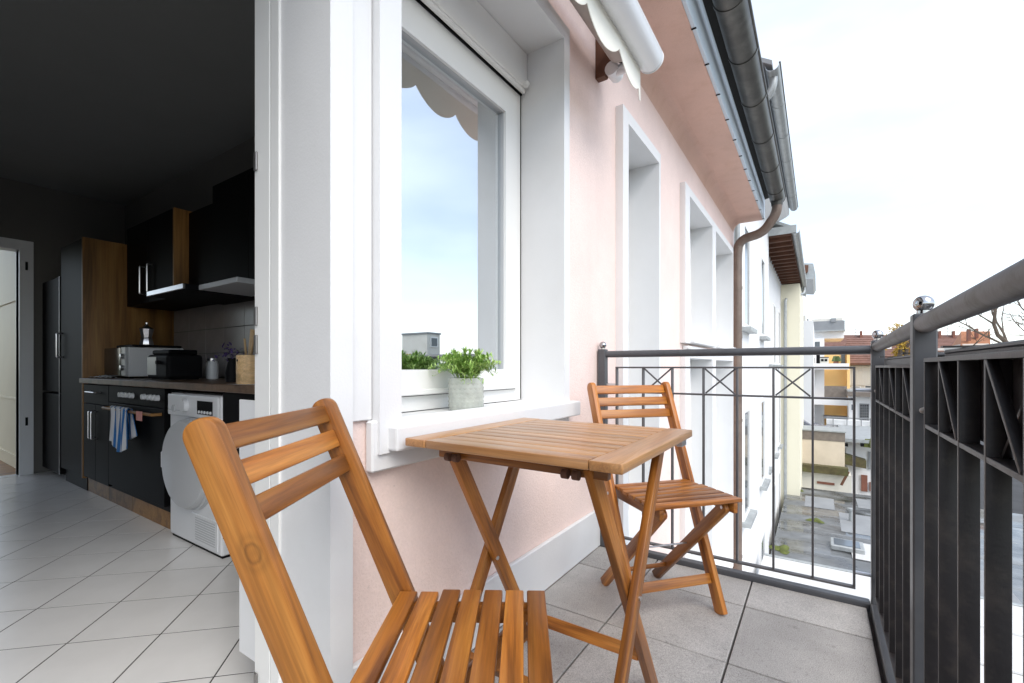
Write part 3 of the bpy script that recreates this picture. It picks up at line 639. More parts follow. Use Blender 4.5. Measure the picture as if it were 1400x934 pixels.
# ================================================================== FOLDING CHAIRS
CW, CT, BT, BF, ZS, SB, SF, RF = .3815, .852, .191, .169, .461, -.024, .280, .177
def make_chair(label):
    c = thing('folding_chair', label, 'chair')
    s = CW/2; th = .022
    def st(sd, z): f_ = 1-z/CT; return Vector((sd*(s-th/2), -BT+(BF+BT)*f_, z))
    ax = (st(1, 0)-st(1, CT)).normalized(); nrm = Vector((0, -ax.z, ax.y))
    for sd in (1, -1):
        lg = board('back_leg', st(sd, CT), st(sd, .0), .050, th, (0, 1, 0), 'wood', c, .004, .022, 0)
        for z in (ZS-.03, ZS*.5+.02):
            p = st(sd, z); sub(tube('bolt', [(p.x+sd*(th/2-.002), p.y, p.z), (p.x+sd*(th/2+.003), p.y, p.z)], .006, 'steel', c, 10), lg)
    # three back slats let into the legs
    for k in range(3):
        z0 = CT-.012-.050*k; a = st(1, z0)+ax*.0; a.x = 0; mid = a+ax*.019
        board('back_slat', mid+Vector((-(s-th-.0005), 0, 0)), mid+Vector((s-th-.0005, 0, 0)), .037, .014, ax, 'wood', c, .004)
    # lower front stretcher
    p = st(1, .115); p.x = 0
    board('stretcher', p+Vector((-(s-th-.0005), 0, 0)), p+Vector((s-th-.0005, 0, 0)), .036, .014, ax, 'wood', c, .003)
    # seat: seven slats on two rails
    n = 7; pitch = (SF-SB)/n; ss = s-th-.003
    for k in range(n):
        y = SB+pitch*(k+.5); e = ss if k < 2 else ss+.010
        board('seat_slat', (-e, y, ZS-.007), (e, y, ZS-.007), pitch-.0065, .014, (0, 1, 0), 'wood', c, .003)
    for sd in (1, -1):
        board('seat_rail', (sd*(ss-.018), SB+.01, ZS-.014-.0185), (sd*(ss-.018), SF-.004, ZS-.014-.0185), .036, .018, (0, 0, 1), 'wood', c, .003)
    # short crossing legs
    for sd in (1, -1):
        a = Vector((sd*(ss-.040), SF-.035, ZS-.035)); b = Vector((sd*(ss-.040), -RF, .0))
        d = (b-a).normalized()
        fl = board('front_leg', a-d*.015, b, .042, .020, (0, 1, 0), 'wood', c, .003, .018, 0)
        q = a.lerp(b, .5); sub(tube('bolt', [(q.x, q.y, q.z), (q.x+sd*.035, q.y, q.z)], .004, 'steel', c, 8), fl)
        sub(tube('bolt_cap', [(a.x-sd*.0095, a.y, a.z), (a.x-sd*.013, a.y, a.z)], .006, 'steel', c, 10), fl)
    a = Vector((0, SF-.035, ZS-.035)); b = Vector((0, -RF, 0)); m_ = a.lerp(b, .80); x = ss-.0505
    tube('lower_dowel', [m_-Vector((x, 0, 0)), m_+Vector((x, 0, 0))], .009, 'wood', c, 12)
    m_ = a.lerp(b, .46); tube('steel_rod', [m_-Vector((x, 0, 0)), m_+Vector((x, 0, 0))], .0035, 'steel', c, 10)
    return c
# chair local +y is the facing direction, +x its image-near side
def place(c, x, y, h): c.location = (x, y, 0); c.rotation_euler = (0, 0, R(h-90))
ch1 = make_chair('wooden slatted folding chair in the near foreground, seat towards the table'); ch1['group'] = 'folding balcony chairs'
ch2 = copy_tree(ch1); ch2['label'] = 'wooden folding chair behind the table, its back against the end railing'
for k_ in kids(ch1):
    if k_.name.startswith('back_leg') and k_.location.x > 0:
        k_.material_slots[0].link = 'OBJECT'; k_.material_slots[0].material = M['woodknot']
place(ch1, .5237, .6073, -57.7); place(ch2, 1.8202, .5426, -130.3)
# ================================================================== FOLDING TABLE
tb = thing('folding_table', 'small square slatted wooden folding table with crossed legs', 'table')
X0, X1, Y0, Y1, ZT = .806, 1.366, .296, .864, .742; TH = .020
EB = .068
for y0, y1 in ((Y0, Y0+EB), (Y1-EB, Y1)):
    board('end_board', (X0, (y0+y1)/2, ZT-TH/2), (X1, (y0+y1)/2, ZT-TH/2), EB, TH, (0, 1, 0), 'woodtop', tb, .003, .004, .004)
n = 11; pitch = (X1-X0)/n
for k in range(n):
    x = X0+pitch*(k+.5); g = .0035 if 0 < k < n-1 else .003
    off = -.0008 if k else 0
    board('table_slat', (x, Y0+EB+.0015, ZT-TH/2+off), (x, Y1-EB-.0015, ZT-TH/2+off), pitch-g, TH, (1, 0, 0), 'woodtop', tb, .0025)
for x in (X0+.075, X1-.075):
    board('apron_rail', (x, Y0+.055, ZT-TH-.0165), (x, Y1-.055, ZT-TH-.0165), .032, .020, (0, 0, 1), 'wood', tb, .003)
ZL = ZT-TH-.004
def xleg(xa, xb, y, name='leg'):
    lg = board(name, (xa, y, ZL), (xb, y, 0), .040, .021, (1, 0, 0), 'wood', tb, .003)
    return lg
legs = [xleg(X0+.072, 1.315, .392), xleg(X1-.062, .862, .368), xleg(X0+.092, 1.315, .790), xleg(X1-.062, .862, .814)]
for lg, y, sd in ((legs[0], .392, 1), (legs[1], .368, -1), (legs[2], .79, -1), (legs[3], .814, 1)):
    sub(tube('bolt', [(1.088, y+sd*.009, .362), (1.088, y+sd*.0135, .362)], .006, 'steel', tb, 10), lg)
board('stretcher', (1.222, .403, .142), (1.222, .779, .142), .034, .018, (.55, 0, 1), 'wood', tb, .003)
board('stretcher', (.955, .379, .142), (.955, .803, .142), .034, .018, (-.55, 0, 1), 'wood', tb, .003)
for x in (X0+.075,):
    for y in (.415, .44, .765, .74): tube('hinge_knuckle', [(x-.022, y-.007, ZT-TH-.026), (x-.022, y+.007, ZT-TH-.026)], .010, 'brown', tb, 14)
box('catch_plate', (X1-.06, Y0+.012, ZT-TH-.022), (X1-.02, Y0+.03, ZT-TH-.0005), 'steel', tb, .002)
rebase(tb)
# ================================================================== PLANT ON THE SILL
pp = thing('potted_plant', 'small leafy green plant in a dimpled pale pot on the window sill', 'plant')
pc = Vector((1.235, 1.018, .7705)); pr, ph = .0605, .112
prof = [(0, 0), (pr*.9, 0), (pr*.96, .006), (pr, .02), (pr, ph-.006), (pr-.003, ph), (pr-.008, ph), (pr-.009, ph-.02)]
pot = lathe('pot', prof, 'pot', pp, pc, 48)
bm = bmesh.new()   # raised diamond dimples round the pot
for r_ in range(6):
    for k in range(20):
        a = 2*math.pi*(k+.5*(r_ % 2))/20; z = .016+r_*.0155; cc = Vector((math.cos(a), math.sin(a), 0)); tt_ = Vector((-math.sin(a), math.cos(a), 0))
        v = [bm.verts.new(cc*(pr-.0004)+tt_*dx+Vector((0, 0, z+dz))) for dx, dz in ((-.0085, 0), (0, -.007), (.0085, 0), (0, .007))]; top = bm.verts.new(cc*(pr+.0022)+Vector((0, 0, z)))
        for i in range(4): bm.faces.new((v[i], v[(i+1) % 4], top))
dm = done(bm, 'dimples', 'pot', pot, smooth=True); dm['kind'] = 'stuff'
lathe('soil', [(0, ph-.022), (pr-.0095, ph-.022), (pr-.0095, ph-.019), (0, ph-.017)], 'soil', pp, pc, 24)
rnd = random.Random(3); verts = []; faces = []
def leafquad(p, d, up, ln, wd):
    d = d.normalized(); s_ = d.cross(up)
    s_ = s_.normalized() if s_.length > 1e-4 else Vector((1, 0, 0)); nn = s_.cross(d)
    b = len(verts)
    for u_, w_, h_ in ((0, .15, 0), (.35, 1, .10), (.7, .8, .12)):
        verts.append(p+d*ln*u_-s_*wd*w_*.5+nn*ln*h_); verts.append(p+d*ln*u_+s_*wd*w_*.5+nn*ln*h_)
    verts.append(p+d*ln+nn*ln*.02)
    faces.extend([(b, b+1, b+3, b+2), (b+2, b+3, b+5, b+4), (b+4, b+5, b+6)])
stems = []
for i in range(125):
    a = rnd.uniform(0, 2*math.pi); el = rnd.uniform(.22, 1.45); ln = rnd.uniform(.075, .122)*(1 if el < .9 else .92)
    base = pc+Vector((math.cos(a)*rnd.uniform(0, .035), math.sin(a)*rnd.uniform(0, .035), ph-.018))
    d = Vector((math.cos(a)*math.cos(el), math.sin(a)*math.cos(el), math.sin(el)*1.0))
    if el < .25: d.z += .3
    tip = base+d*ln+Vector((0, 0, -.03 if el < .3 else 0)); pts = [base+(tip-base)*t_+Vector((0, 0, .03*math.sin(math.pi*t_))) for t_ in (0, .25, .5, .75, 1)]
    stems.append(pts)
    for k in range(22):
        t_ = .2+.8*k/21; q = pts[0].lerp(pts[-1], t_)+Vector((0, 0, .03*math.sin(math.pi*t_)))
        aa = rnd.uniform(0, 2*math.pi); dd = (tip-base).normalized()*.6+Vector((math.cos(aa), math.sin(aa), rnd.uniform(-.3, .8)))*.8
        leafquad(q, dd, Vector((0, 0, 1)), rnd.uniform(.016, .030), rnd.uniform(.0036, .0062))
me = bpy.data.meshes.new('foliage'); me.from_pydata(verts, [], faces); fo = link('foliage', me, 'leaf', pp)
sv, sf_ = [], []
for pts in stems:
    for a, b in zip(pts, pts[1:]):
        i = len(sv); w_ = Vector((.0009, 0, 0)); w2 = Vector((0, .0009, 0)); sv += [a-w_, a+w_, b+w_, b-w_, a-w2, a+w2, b+w2, b-w2]; sf_ += [(i, i+1, i+2, i+3), (i+4, i+5, i+6, i+7)]
me = bpy.data.meshes.new('stems'); me.from_pydata(sv, [], sf_); link('stems', me, 'leaf', pp)
rebase(pp)

# ================================================================== KITCHEN
FX = 1.04; BX = KX1-.001
kc = thing('kitchen_counter', 'long dark kitchen base units with brown worktop and oak plinth', 'kitchen counter')
box('worktop', (FX-.02, 1.85, .803), (BX-.009, 4.498, .840), 'worktop', kc, .004)
box('carcass', (FX+.03, 3.0, .10), (BX-.01, 4.497, .802), 'blackm', kc, .001)
for y0, y1 in ((3.952, 4.494), ):
    for k in range(2):
        a = y0+(y1-y0)/2*k; d = box('cabinet_door', (FX+.004, a+.002, .118), (FX+.0295, a+(y1-y0)/2-.002, .655), 'black', kc, .002)
        yy = a+(y1-y0)/2-.03 if k == 0 else a+.03
        sub(tube('handle', fillet([(FX+.005, yy, .42), (FX-.028, yy, .42), (FX-.028, yy, .61), (FX+.005, yy, .61)], .008, 3), .005, 'steel', kc, 8), d)
    dr = box('drawer_front', (FX+.004, y0+.002, .66), (FX+.0295, y1-.002, .795), 'black', kc, .002)
    sub(tube('handle', fillet([(FX+.005, 4.12, .745), (FX-.028, 4.12, .745), (FX-.028, 4.33, .745), (FX+.005, 4.33, .745)], .008, 3), .005, 'steel', kc, 8), dr)
for y0, y1 in ((3.0, 3.62), (3.622, 4.06), (4.062, 4.52)): box('plinth', (FX+.035, y0, .0), (FX+.05, y1, .098), 'oak', kc, .001)
box('cabinet_door', (FX+.004, 1.872, .10), (FX+.028, 2.357, .80), 'black', kc, .002)
box('end_panel', (FX+.01, 1.85, .0), (BX-.01, 1.87, .802), 'black', kc, .001)
box('rear_panel', (BX-.03, 1.88, .0), (BX-.01, 2.99, .802), 'blackm', kc, 0)
rebase(kc)
ov = thing('oven', 'black built-in oven under the worktop with a row of pale knobs', 'oven')
box('oven_door', (FX-.002, 3.02, .14), (FX+.0285, 3.93, .685), 'black', ov, .003)
box('control_panel', (FX+.0, 3.02, .69), (FX+.0285, 3.93, .798), 'black', ov, .002)
for y in (3.10, 3.155, 3.21, 3.30, 3.49, 3.55, 3.61, 3.68): lathe('knob', [(0, 0), (.017, 0), (.015, .02), (0, .022)], 'appl', ov, (FX-.0005, y, .745), 14, (0, R(-90), 0))
tube('oven_handle', fillet([(FX, 3.06, .655), (FX-.045, 3.06, .655), (FX-.045, 3.88, .655), (FX, 3.88, .655)], .012, 3), .009, 'oak', ov, 10)
box('paper_tag', (FX-.058, 3.17, .615), (FX-.0555, 3.255, .668), 'pinkcard', ov, 0)
rebase(ov)
tw = thing('tea_towel', 'blue and white striped tea towel hanging on the oven handle', 'towel')
def towel(name, ys, m):
    bm = bmesh.new(); n = 10; rows = []
    for y0, y1 in ys:
        for side, ln in ((-1, .23), (1, .16)):
            prev = None
            for k in range(n+1):
                t_ = k/n; z = .668-ln*t_; x = FX-.045+side*(.012+.012*t_)
                r_ = [bm.verts.new((x+dx+.006*math.sin(yy*70+t_*2), yy+(.5-.5*t_)*0+(-.012*t_ if yy < 3.56 else -.04*t_), z-(.03*t_*math.sin((yy-3.4)*14)))) for yy in (y0, (y0+y1)/2, y1) for dx in (0, .004)]
                if prev:
                    for a in (0, 2): 
                        bm.faces.new((prev[a], prev[a+2], r_[a+2], r_[a])); bm.faces.new((prev[a+1], prev[a+3], r_[a+3], r_[a+1]))
                    bm.faces.new((prev[0], prev[1], r_[1], r_[0])); bm.faces.new((prev[4], prev[5], r_[5], r_[4]))
                prev = r_
        a = [bm.verts.new((FX-.045+.012*math.cos(q), yy, .668+.010*math.sin(q))) for q in [math.pi*i/6 for i in range(7)] for yy in (y0, y1)]
        for i in range(6): bm.faces.new((a[2*i], a[2*i+1], a[2*i+3], a[2*i+2]))
    return done(bm, name, m, tw, smooth=True)
towel('white_stripe', ((3.405, 3.445), (3.462, 3.505), (3.53, 3.60), (3.62, 3.66), (3.675, 3.70)), 'towelw')
towel('blue_stripe', ((3.39, 3.4045), (3.4455, 3.4615), (3.5055, 3.5295), (3.6005, 3.6195), (3.6605, 3.6745)), 'towelb')
rebase(tw)
wm = thing('tumble_dryer', 'white front-loading dryer with round door under the worktop', 'dryer')
wy0, wy1 = 2.362, 2.952; wc = (wy0+wy1)/2
box('body', (FX, wy0, .012), (FX+.50, wy1, .782), 'appl', wm, .012, 3)
cp = box('control_panel', (FX-.012, wy0+.006, .665), (FX+.006, wy1-.006, .776), 'appl', wm, .006, 2)
sub(box('display', (FX-.014, 2.42, .685), (FX-.0118, 2.585, .752), 'black_g', wm, .001), cp)
for k in range(5): sub(lathe('button', [(0, 0), (.008, 0), (.007, .004), (0, .0045)], 'appl', wm, (FX-.0138, 2.437+k*.031, .697), 12, (0, R(-90), 0)), cp)
sub(lathe('dial', [(0, 0), (.034, 0), (.031, .02), (.0, .023)], 'appl', wm, (FX-.0118, 2.715, .722), 24, (0, R(-90), 0)), cp)
sub(lathe('dial', [(0, 0), (.02, 0), (.018, .008), (.0, .009)], 'appld', wm, (FX-.0118, 2.86, .70), 20, (0, R(-90), 0)), cp)
sub(box('drawer_line', (FX-.0135, 2.79, .69), (FX-.0118, 2.93, .694), 'appld', wm, 0), cp)
lathe('door_ring', [(.20, 0), (.235, 0), (.232, .02), (.20, .024)], 'appld', wm, (FX-.0005, wc-.01, .43), 48, (0, R(-90), 0))
dr = lathe('door', [(0, 0), (.225, 0), (.226, .028), (.215, .043), (.15, .053), (.0, .058)], 'appld', wm, (FX-.012, wc+.0, .43), 56, (0, R(-90), R(3)))
sub(box('door_grip', (FX-.06, wc+.20, .385), (FX-.028, wc+.245, .475), 'appl', wm, .006), dr)
fl = box('service_flap', (FX-.004, wy0+.03, .03), (FX+.004, wc+.02, .175), 'appl', wm, .003)
for k in range(10): sub(box('vent_slot', (FX-.0055, wy0+.05, .048+k*.012), (FX-.0042, wc-.03, .053+k*.012), 'appld', wm, 0), fl)
box('foot_strip', (FX+.01, wy0+.01, .0), (FX+.48, wy1-.01, .0115), 'blackm', wm, 0)
rebase(wm)
mw = thing('microwave', 'silver-white microwave with black door standing on the worktop', 'microwave')
box('body', (1.165, 4.0, .853), (1.50, 4.43, 1.062), 'appl', mw, .006); box('door', (1.145, 4.085, .856), (1.1645, 4.43, 1.060), 'black_g', mw, .004)
cpn = box('control_strip', (1.147, 4.0, .856), (1.1645, 4.083, 1.060), 'appld', mw, .003)
for z in (.915, .995): sub(lathe('knob', [(0, 0), (.020, 0), (.018, .018), (0, .02)], 'steel', mw, (1.1465, 4.042, z), 16, (0, R(-90), 0)), cpn)
for x in (1.19, 1.47):
    for y in (4.03, 4.4): lathe('foot', [(.012, 0), (.012, .0125)], 'blackm', mw, (x, y, .8402), 10)
rebase(mw)
mo = thing('moka_pot', 'small shiny coffee pot on the black tray above the microwave', 'coffee pot')
lathe('base', [(0, 0), (.042, 0), (.044, .01), (.033, .055)], 'steel', mo, (1.30, 4.10, 1.0795), 8)
lathe('jug', [(.031, .057), (.045, .12), (.0, .121)], 'steel', mo, (1.30, 4.10, 1.0795), 8); lathe('lid', [(.044, .1215), (.012, .145), (.008, .155), (.009, .168), (0, .17)], 'steel', mo, (1.30, 4.10, 1.0795), 8)
rebase(mo)
tag(box('tray', (1.18, 3.98, 1.0635), (1.48, 4.30, 1.079), 'blackm', None, .004), 'flat black tray lying on the microwave', 'tray')
to = thing('toaster', 'black toaster beside the microwave on the worktop', 'toaster')
box('body', (1.16, 3.33, .846), (1.36, 3.66, 1.0), 'blackm', to, .02, 3); sb_ = box('lid', (1.18, 3.36, 1.0005), (1.34, 3.63, 1.03), 'black', to, .01, 2)
box('window', (1.1575, 3.50, .87), (1.1598, 3.64, .985), 'appld', to, .001); lathe('lever', [(0, 0), (.012, 0), (.012, .02), (0, .021)], 'blackm', to, (1.158, 3.44, .95), 12, (0, R(-90), 0))
box('foot_strip', (1.18, 3.35, .8402), (1.34, 3.64, .8458), 'blackm', to, 0)
rebase(to)
gj = thing('glass_jar', 'small pale jar on the worktop behind the toaster', 'jar')
lathe('body', [(0, 0), (.035, 0), (.037, .01), (.037, .10), (.03, .12)], 'appl', gj, (1.45, 3.42, .8403), 18); lathe('lid', [(.034, .1205), (.034, .14), (0, .142)], 'steel', gj, (1.45, 3.42, .8403), 18)
rebase(gj)
ut = thing('utensil_holder', 'wooden cylinder holder for kitchen spoons on the worktop', 'utensil holder')
uc = (1.11, 2.245, .8412)
lathe('holder', [(0, 0), (.052, 0), (.053, .004), (.053, .135), (.046, .135), (.046, .02), (0, .02)], 'birch', ut, uc, 28); lathe('hole', [(0, 0), (.006, 0), (.006, .002), (0, .002)], 'blackm', ut, (uc[0]-.0515, uc[1]+.0, uc[2]+.11), 10, (0, R(-90), 0))
rebase(ut)
for i, (dx, dy, lean, nm, lab) in enumerate(((.0, .012, .03, 'spatula', 'flat wooden spatula standing in the holder'), (-.02, -.01, .05, 'wooden_spoon', 'wooden spoon leaning right in the holder'), (.01, .03, -.02, 'cooking_stick', 'thin wooden stick leaning left in the holder'))):
    b = Vector((uc[0]+dx, uc[1]+dy, uc[2]+.022)); e = b+Vector((lean*.3, -lean, .235-.02*i))
    o = board(nm, b, e, .035 if i == 0 else .010, .008, (0, 1, 0), 'birch', None, .002, 0, .003); tag(o, lab, 'utensil')
rnd = random.Random(9); verts = []; faces = []; lc = Vector((1.2, 2.62, .99))
for i in range(60):
    p = lc+Vector((rnd.gauss(0, .03), rnd.gauss(0, .045), rnd.gauss(0, .018))); leafquad(p, Vector((rnd.gauss(0, 1), rnd.gauss(.4, 1), rnd.gauss(.3, .5))), Vector((0, 0, 1)), .035, .012)
lv = thing('lavender_bunch', 'bunch of purple lavender beside the spoon holder', 'flowers')
me = bpy.data.meshes.new('blossom'); me.from_pydata(verts, [], faces); link('blossom', me, 'lav', lv)
lathe('vase', [(0, 0), (.03, 0), (.034, .05), (.02, .115), (.024, .128)], 'blackm', lv, (1.2, 2.60, .8403), 20)
rebase(lv)
bm = bmesh.new(); rnd = random.Random(5); g = 14
V = [[bm.verts.new((1.06+.16*i/g, 4.2+.28*j/g, .8435+.016*abs(math.sin(i*.9+j*.5))*math.sin(math.pi*i/g)*math.sin(math.pi*j/g)+.006*rnd.random())) for j in range(g+1)] for i in range(g+1)]
for i in range(g):
    for j in range(g): bm.faces.new((V[i][j], V[i+1][j], V[i+1][j+1], V[i][j+1]))
tag(done(bm, 'dish_cloth', 'towelw', None, True), 'crumpled white dish cloth on the far worktop end', 'cloth')
tag(box('cutting_board', (1.035, 2.12, .8403), (1.2, 2.30, .8408), 'appld', None, 0), 'thin grey mat under the wooden spoon holder', 'mat')
tc_ = thing('tall_cabinet', 'tall dark kitchen cabinet with an oak side panel', 'cabinet')
board('side_panel', ((FX+BX)/2, 4.51, .10), ((FX+BX)/2, 4.51, 1.88), BX-FX, .02, (1, 0, 0), 'oak', tc_, .001)
box('carcass', (FX+.03, 4.521, .10), (BX, 5.08, 1.88), 'blackm', tc_, .001); d = box('cabinet_door', (FX+.004, 4.523, .11), (FX+.0295, 5.078, 1.878), 'black', tc_, .002)
sub(tube('handle', fillet([(FX+.005, 5.04, 1.0), (FX-.03, 5.04, 1.0), (FX-.03, 5.04, 1.19), (FX+.005, 5.04, 1.19)], .008, 3), .007, 'steel', tc_, 8), d)
box('plinth', (FX+.03, 4.521, 0), (FX+.05, 5.078, .098), 'blackm', tc_, 0)
rebase(tc_)
fg = thing('fridge', 'dark grey two-door fridge beside the tall kitchen cabinet', 'fridge')
box('body', (FX+.06, 5.092, .03), (BX, 5.64, 1.66), 'blackm', fg, .004)
for z0, z1 in ((.05, .70), (.715, 1.655)): box('door', (FX+.0, 5.094, z0), (FX+.0585, 5.638, z1), 'black', fg, .006, 2)
box('edge_trim', (FX-.004, 5.0935, .05), (FX+.0, 5.1, 1.655), 'steel', fg, 0); box('foot_strip', (FX+.08, 5.1, 0), (BX-.02, 5.63, .0295), 'blackm', fg, 0)
rebase(fg)
UX = 1.30
uc_ = thing('wall_cabinet', 'dark two-door wall cabinet with steel handles and an oak end', 'cabinet')
box('carcass', (UX+.022, 3.642, 1.392), (BX, 4.499, 2.0), 'blackm', uc_, .001); board('side_panel', ((UX+BX)/2, 3.631, 1.39), ((UX+BX)/2, 3.631, 2.002), BX-UX, .021, (1, 0, 0), 'oak', uc_, .001)
for k in range(2):
    y0 = 3.643+k*.4285; d = box('cabinet_door', (UX, y0, 1.392), (UX+.0215, y0+.426, 2.0), 'black', uc_, .002); yy = y0+.385 if k == 0 else y0+.04
    yy = 4.0+(.0 if k == 0 else .14)
    sub(tube('handle', fillet([(UX+.002, yy, 1.46), (UX-.03, yy, 1.46), (UX-.03, yy, 1.66), (UX+.002, yy, 1.66)], .008, 3), .007, 'steel', uc_, 8), d)
rebase(uc_)
uc2 = thing('wall_cabinet', 'black wall cabinet beside the balcony door above the worktop', 'cabinet')
box('carcass', (UX+.022, 2.2, 1.40), (BX, 3.06, 2.02), 'blackm', uc2, .001)
for k in range(2): box('cabinet_door', (UX-.002, 2.201+k*.43, 1.40), (UX+.0215, 2.629+k*.43, 2.02), 'black', uc2, .002)
rebase(uc2)
hd = thing('range_hood', 'flat black extractor hood with a steel front strip', 'extractor hood')
box('body', (1.16, 3.07, 1.375), (BX, 3.612, 1.41), 'blackm', hd, .003); box('front_strip', (1.145, 3.07, 1.378), (1.1595, 3.612, 1.408), 'steel', hd, .002); box('chimney', (1.38, 3.08, 1.411), (BX, 3.6, 1.98), 'black', hd, .002)
box('light_panel', (1.2, 2.55, 1.37), (1.5, 3.0, 1.3985), 'appld', hd, .002)
rebase(hd)
rd = thing('radiator', 'white radiator edge just inside the balcony door', 'radiator')
box('end_panel', (.650, 1.275, .11), (.656, 1.37, .828), 'appl', rd, .003)
box('front_panel', (.6565, 1.355, .12), (1.55, 1.37, .82), 'appl', rd, .003); box('rear_panel', (.6565, 1.275, .12), (1.55, 1.287, .82), 'appl', rd, .003); box('grille', (.6565, 1.288, .80), (1.55, 1.3545, .815), 'appl', rd, .002)
for x in (.75, 1.42): box('foot', (x, 1.30, 0), (x+.04, 1.34, .1195), 'appl', rd, 0)
rebase(rd)
dr = thing('doorway_frame', 'white door frame round the open doorway in the far kitchen wall', 'door frame')
frame('door_frame', -.04, .985, -.004, 2.0, KY1-.02, KY1+.11, .085, 'appl', dr, .004, tb=.0005)
for z in (.42, 1.75): box('hinge', (.935, KY1-.028, z), (.95, KY1-.0205, z+.07), 'blackm', dr, 0)
rebase(dr)

# ================================================================== NEIGHBOURS IN THE ROW
def fwin(parent, x0, x1, z0, z1, y, sill=True, m='greyroof'):
    """window in a wall facing the street (-y): recessed-looking frame, pane and sill"""
    f = frame('window', x0, x1, z0, z1, y-.03, y+.06, .07, 'pvc', parent, 0)
    sub(box('pane', (x0+.071, y-.012, z0+.071), (x1-.071, y-.006, z1-.071), 'winglass', parent, 0), f)
    if sill: sub(box('sill', (x0-.08, y-.14, z0-.07), (x1+.08, y-.0005, z0-.002), 'zinc', parent, 0), f)
    return f
n1 = thing('white_townhouse', 'white rendered townhouse right behind the brown downpipe', 'house')
box('wall', (6.92, 1.06, -10), (13.6, 8, 4.75), 'white_w', n1, 0)
for x in (8.6, 11.4):
    for z0, z1 in ((1.6, 3.4), (-1.7, .2), (-4.8, -2.9)): fwin(n1, x, x+.8, z0, z1, 1.06)
prism('eaves', [(1.059, 4.55), (.66, 4.75), (.60, 4.80), (.60, 4.88), (1.059, 5.0)], 'x', 6.93, 13.6, 'white_w', n1)
prism('roof', [(.50, 4.90), (.50, 4.96), (4.5, 7.6), (8.2, 5.0), (8.2, 4.9), (4.5, 7.5)], 'x', 6.9, 13.62, 'greyroof', n1)
g = halfpipe('gutter', 6.95, 13.5, .50, 4.93, .085, 'zinc', n1)
for x in (8.0, 9.1, 10.2, 11.3, 12.4): sub(halfpipe('joint_band', x, x+.03, .50, 4.93, .09, 'zinc', n1, th=.0045), g)
sub(tube('rolled_edge', [(6.95, .415, 4.93), (13.5, .415, 4.93)], .012, 'gutter', n1), g)
tube('downpipe', fillet([(7.15, .50, 4.87), (7.15, .50, 4.70), (7.3, .98, 4.25), (7.3, .98, -10)], .12, 5), .05, 'zinc', n1, 12)
rebase(n1)
n2 = thing('cream_townhouse', 'cream townhouse with brown timber eaves further down the row', 'house')
box('wall', (13.61, 1.22, -10), (21.9, 8, 4.2), 'white_w', n2, 0)
box('wing', (21.0, .58, -10), (26.5, 1.218, 4.18), 'cream_w', n2, 0)
for x in (14.6, 17.2, 19.4):
    for z0, z1 in ((1.0, 3.0), (-2.0, .0), (-5, -3)): fwin(n2, x, x+.7, z0, z1, 1.22)
box('soffit_board', (13.62, .56, 4.30), (22.9, 1.215, 4.34), 'brown', n2, 0)
for i in range(16): box('rafter', (13.8+i*.58, .57, 4.20), (13.9+i*.58, 1.213, 4.2995), 'brown', n2, 0); box('rafter_lath', (13.9+i*.58, .575, 4.285), (13.93+i*.58, 1.13, 4.2995), 'offw', n2, 0)
prism('roof', [(.46, 4.345), (.46, 4.42), (4.5, 6.6), (8, 4.4), (8, 4.35), (4.5, 6.5)], 'x', 13.4, 26.6, 'zinc', n2)
box('verge_board', (13.35, .44, 4.27), (13.40, 1.10, 4.46), 'zinc', n2, 0)
g = halfpipe('gutter', 13.4, 23, .46, 4.34, .09, 'zinc', n2)
tube('downpipe', fillet([(22.6, .47, 4.25), (22.6, .47, 4.0), (20.95, 1.06, 3.6), (20.95, 1.06, -10)], .15, 5), .055, 'zinc', n2, 12)
rebase(n2)
n3 = thing('gabled_townhouse', 'distant gabled house with brown boarded eaves past the cream townhouse', 'house')
A = at(1091, 372, 29); B = at(1115, 366, 29)
box('wall', (29, .2, -10), (40, 8, 3.4), 'white_w', n3, 0)
prism('roof', [(A.y+.9, A.z+.75), (B.y+.1, B.z+.35), (B.y, B.z-.25), (B.y+.12, B.z-.5), (B.y+.55, B.z-.45), (A.y+.9, A.z-.4)], 'x', 29.6, 36, 'zinc', n3)
prism('gable_board', [(A.y+.8, A.z+.6), (B.y+.32, B.z+.25), (B.y+.35, B.z-.1), (A.y+.2, B.z-.6), (A.y+.8, B.z-.5)], 'x', 29.4, 29.598, 'brown', n3)
rebase(n3)
# ================================================================== ROOFS BELOW
an = thing('white_annex', 'low annex with a pale sheet roof just below the balcony', 'annex')
box('wall', (2.5, -9, -10), (10.85, .94, -3.06), 'white_w', an, 0)
for i in range(7): box('roof_sheet', (2.45+i*1.2, -9.1, -3.055), (2.45+(i+1)*1.2-.012, .938, -3.0+.004*(i % 2)), 'whiteroof', an, .004)
for i in range(1, 7): box('standing_seam', (2.45+i*1.2-.022, -9.05, -2.9955), (2.45+i*1.2+.010, .93, -2.962), 'whiteroof', an, .004)
for x, y in ((6.2, -2.2), (9.2, -1.0), (8.0, -4.5)): lathe('roof_vent', [(.09, -.06), (.09, .16), (.15, .17), (.15, .20), (.03, .26), (0, .26)], 'zinc', an, (x+.3, y, -2.99), 18)
box('edge_flashing', (10.845, -9.1, -3.12), (10.93, .938, -2.985), 'zinc', an, .004)
rebase(an)
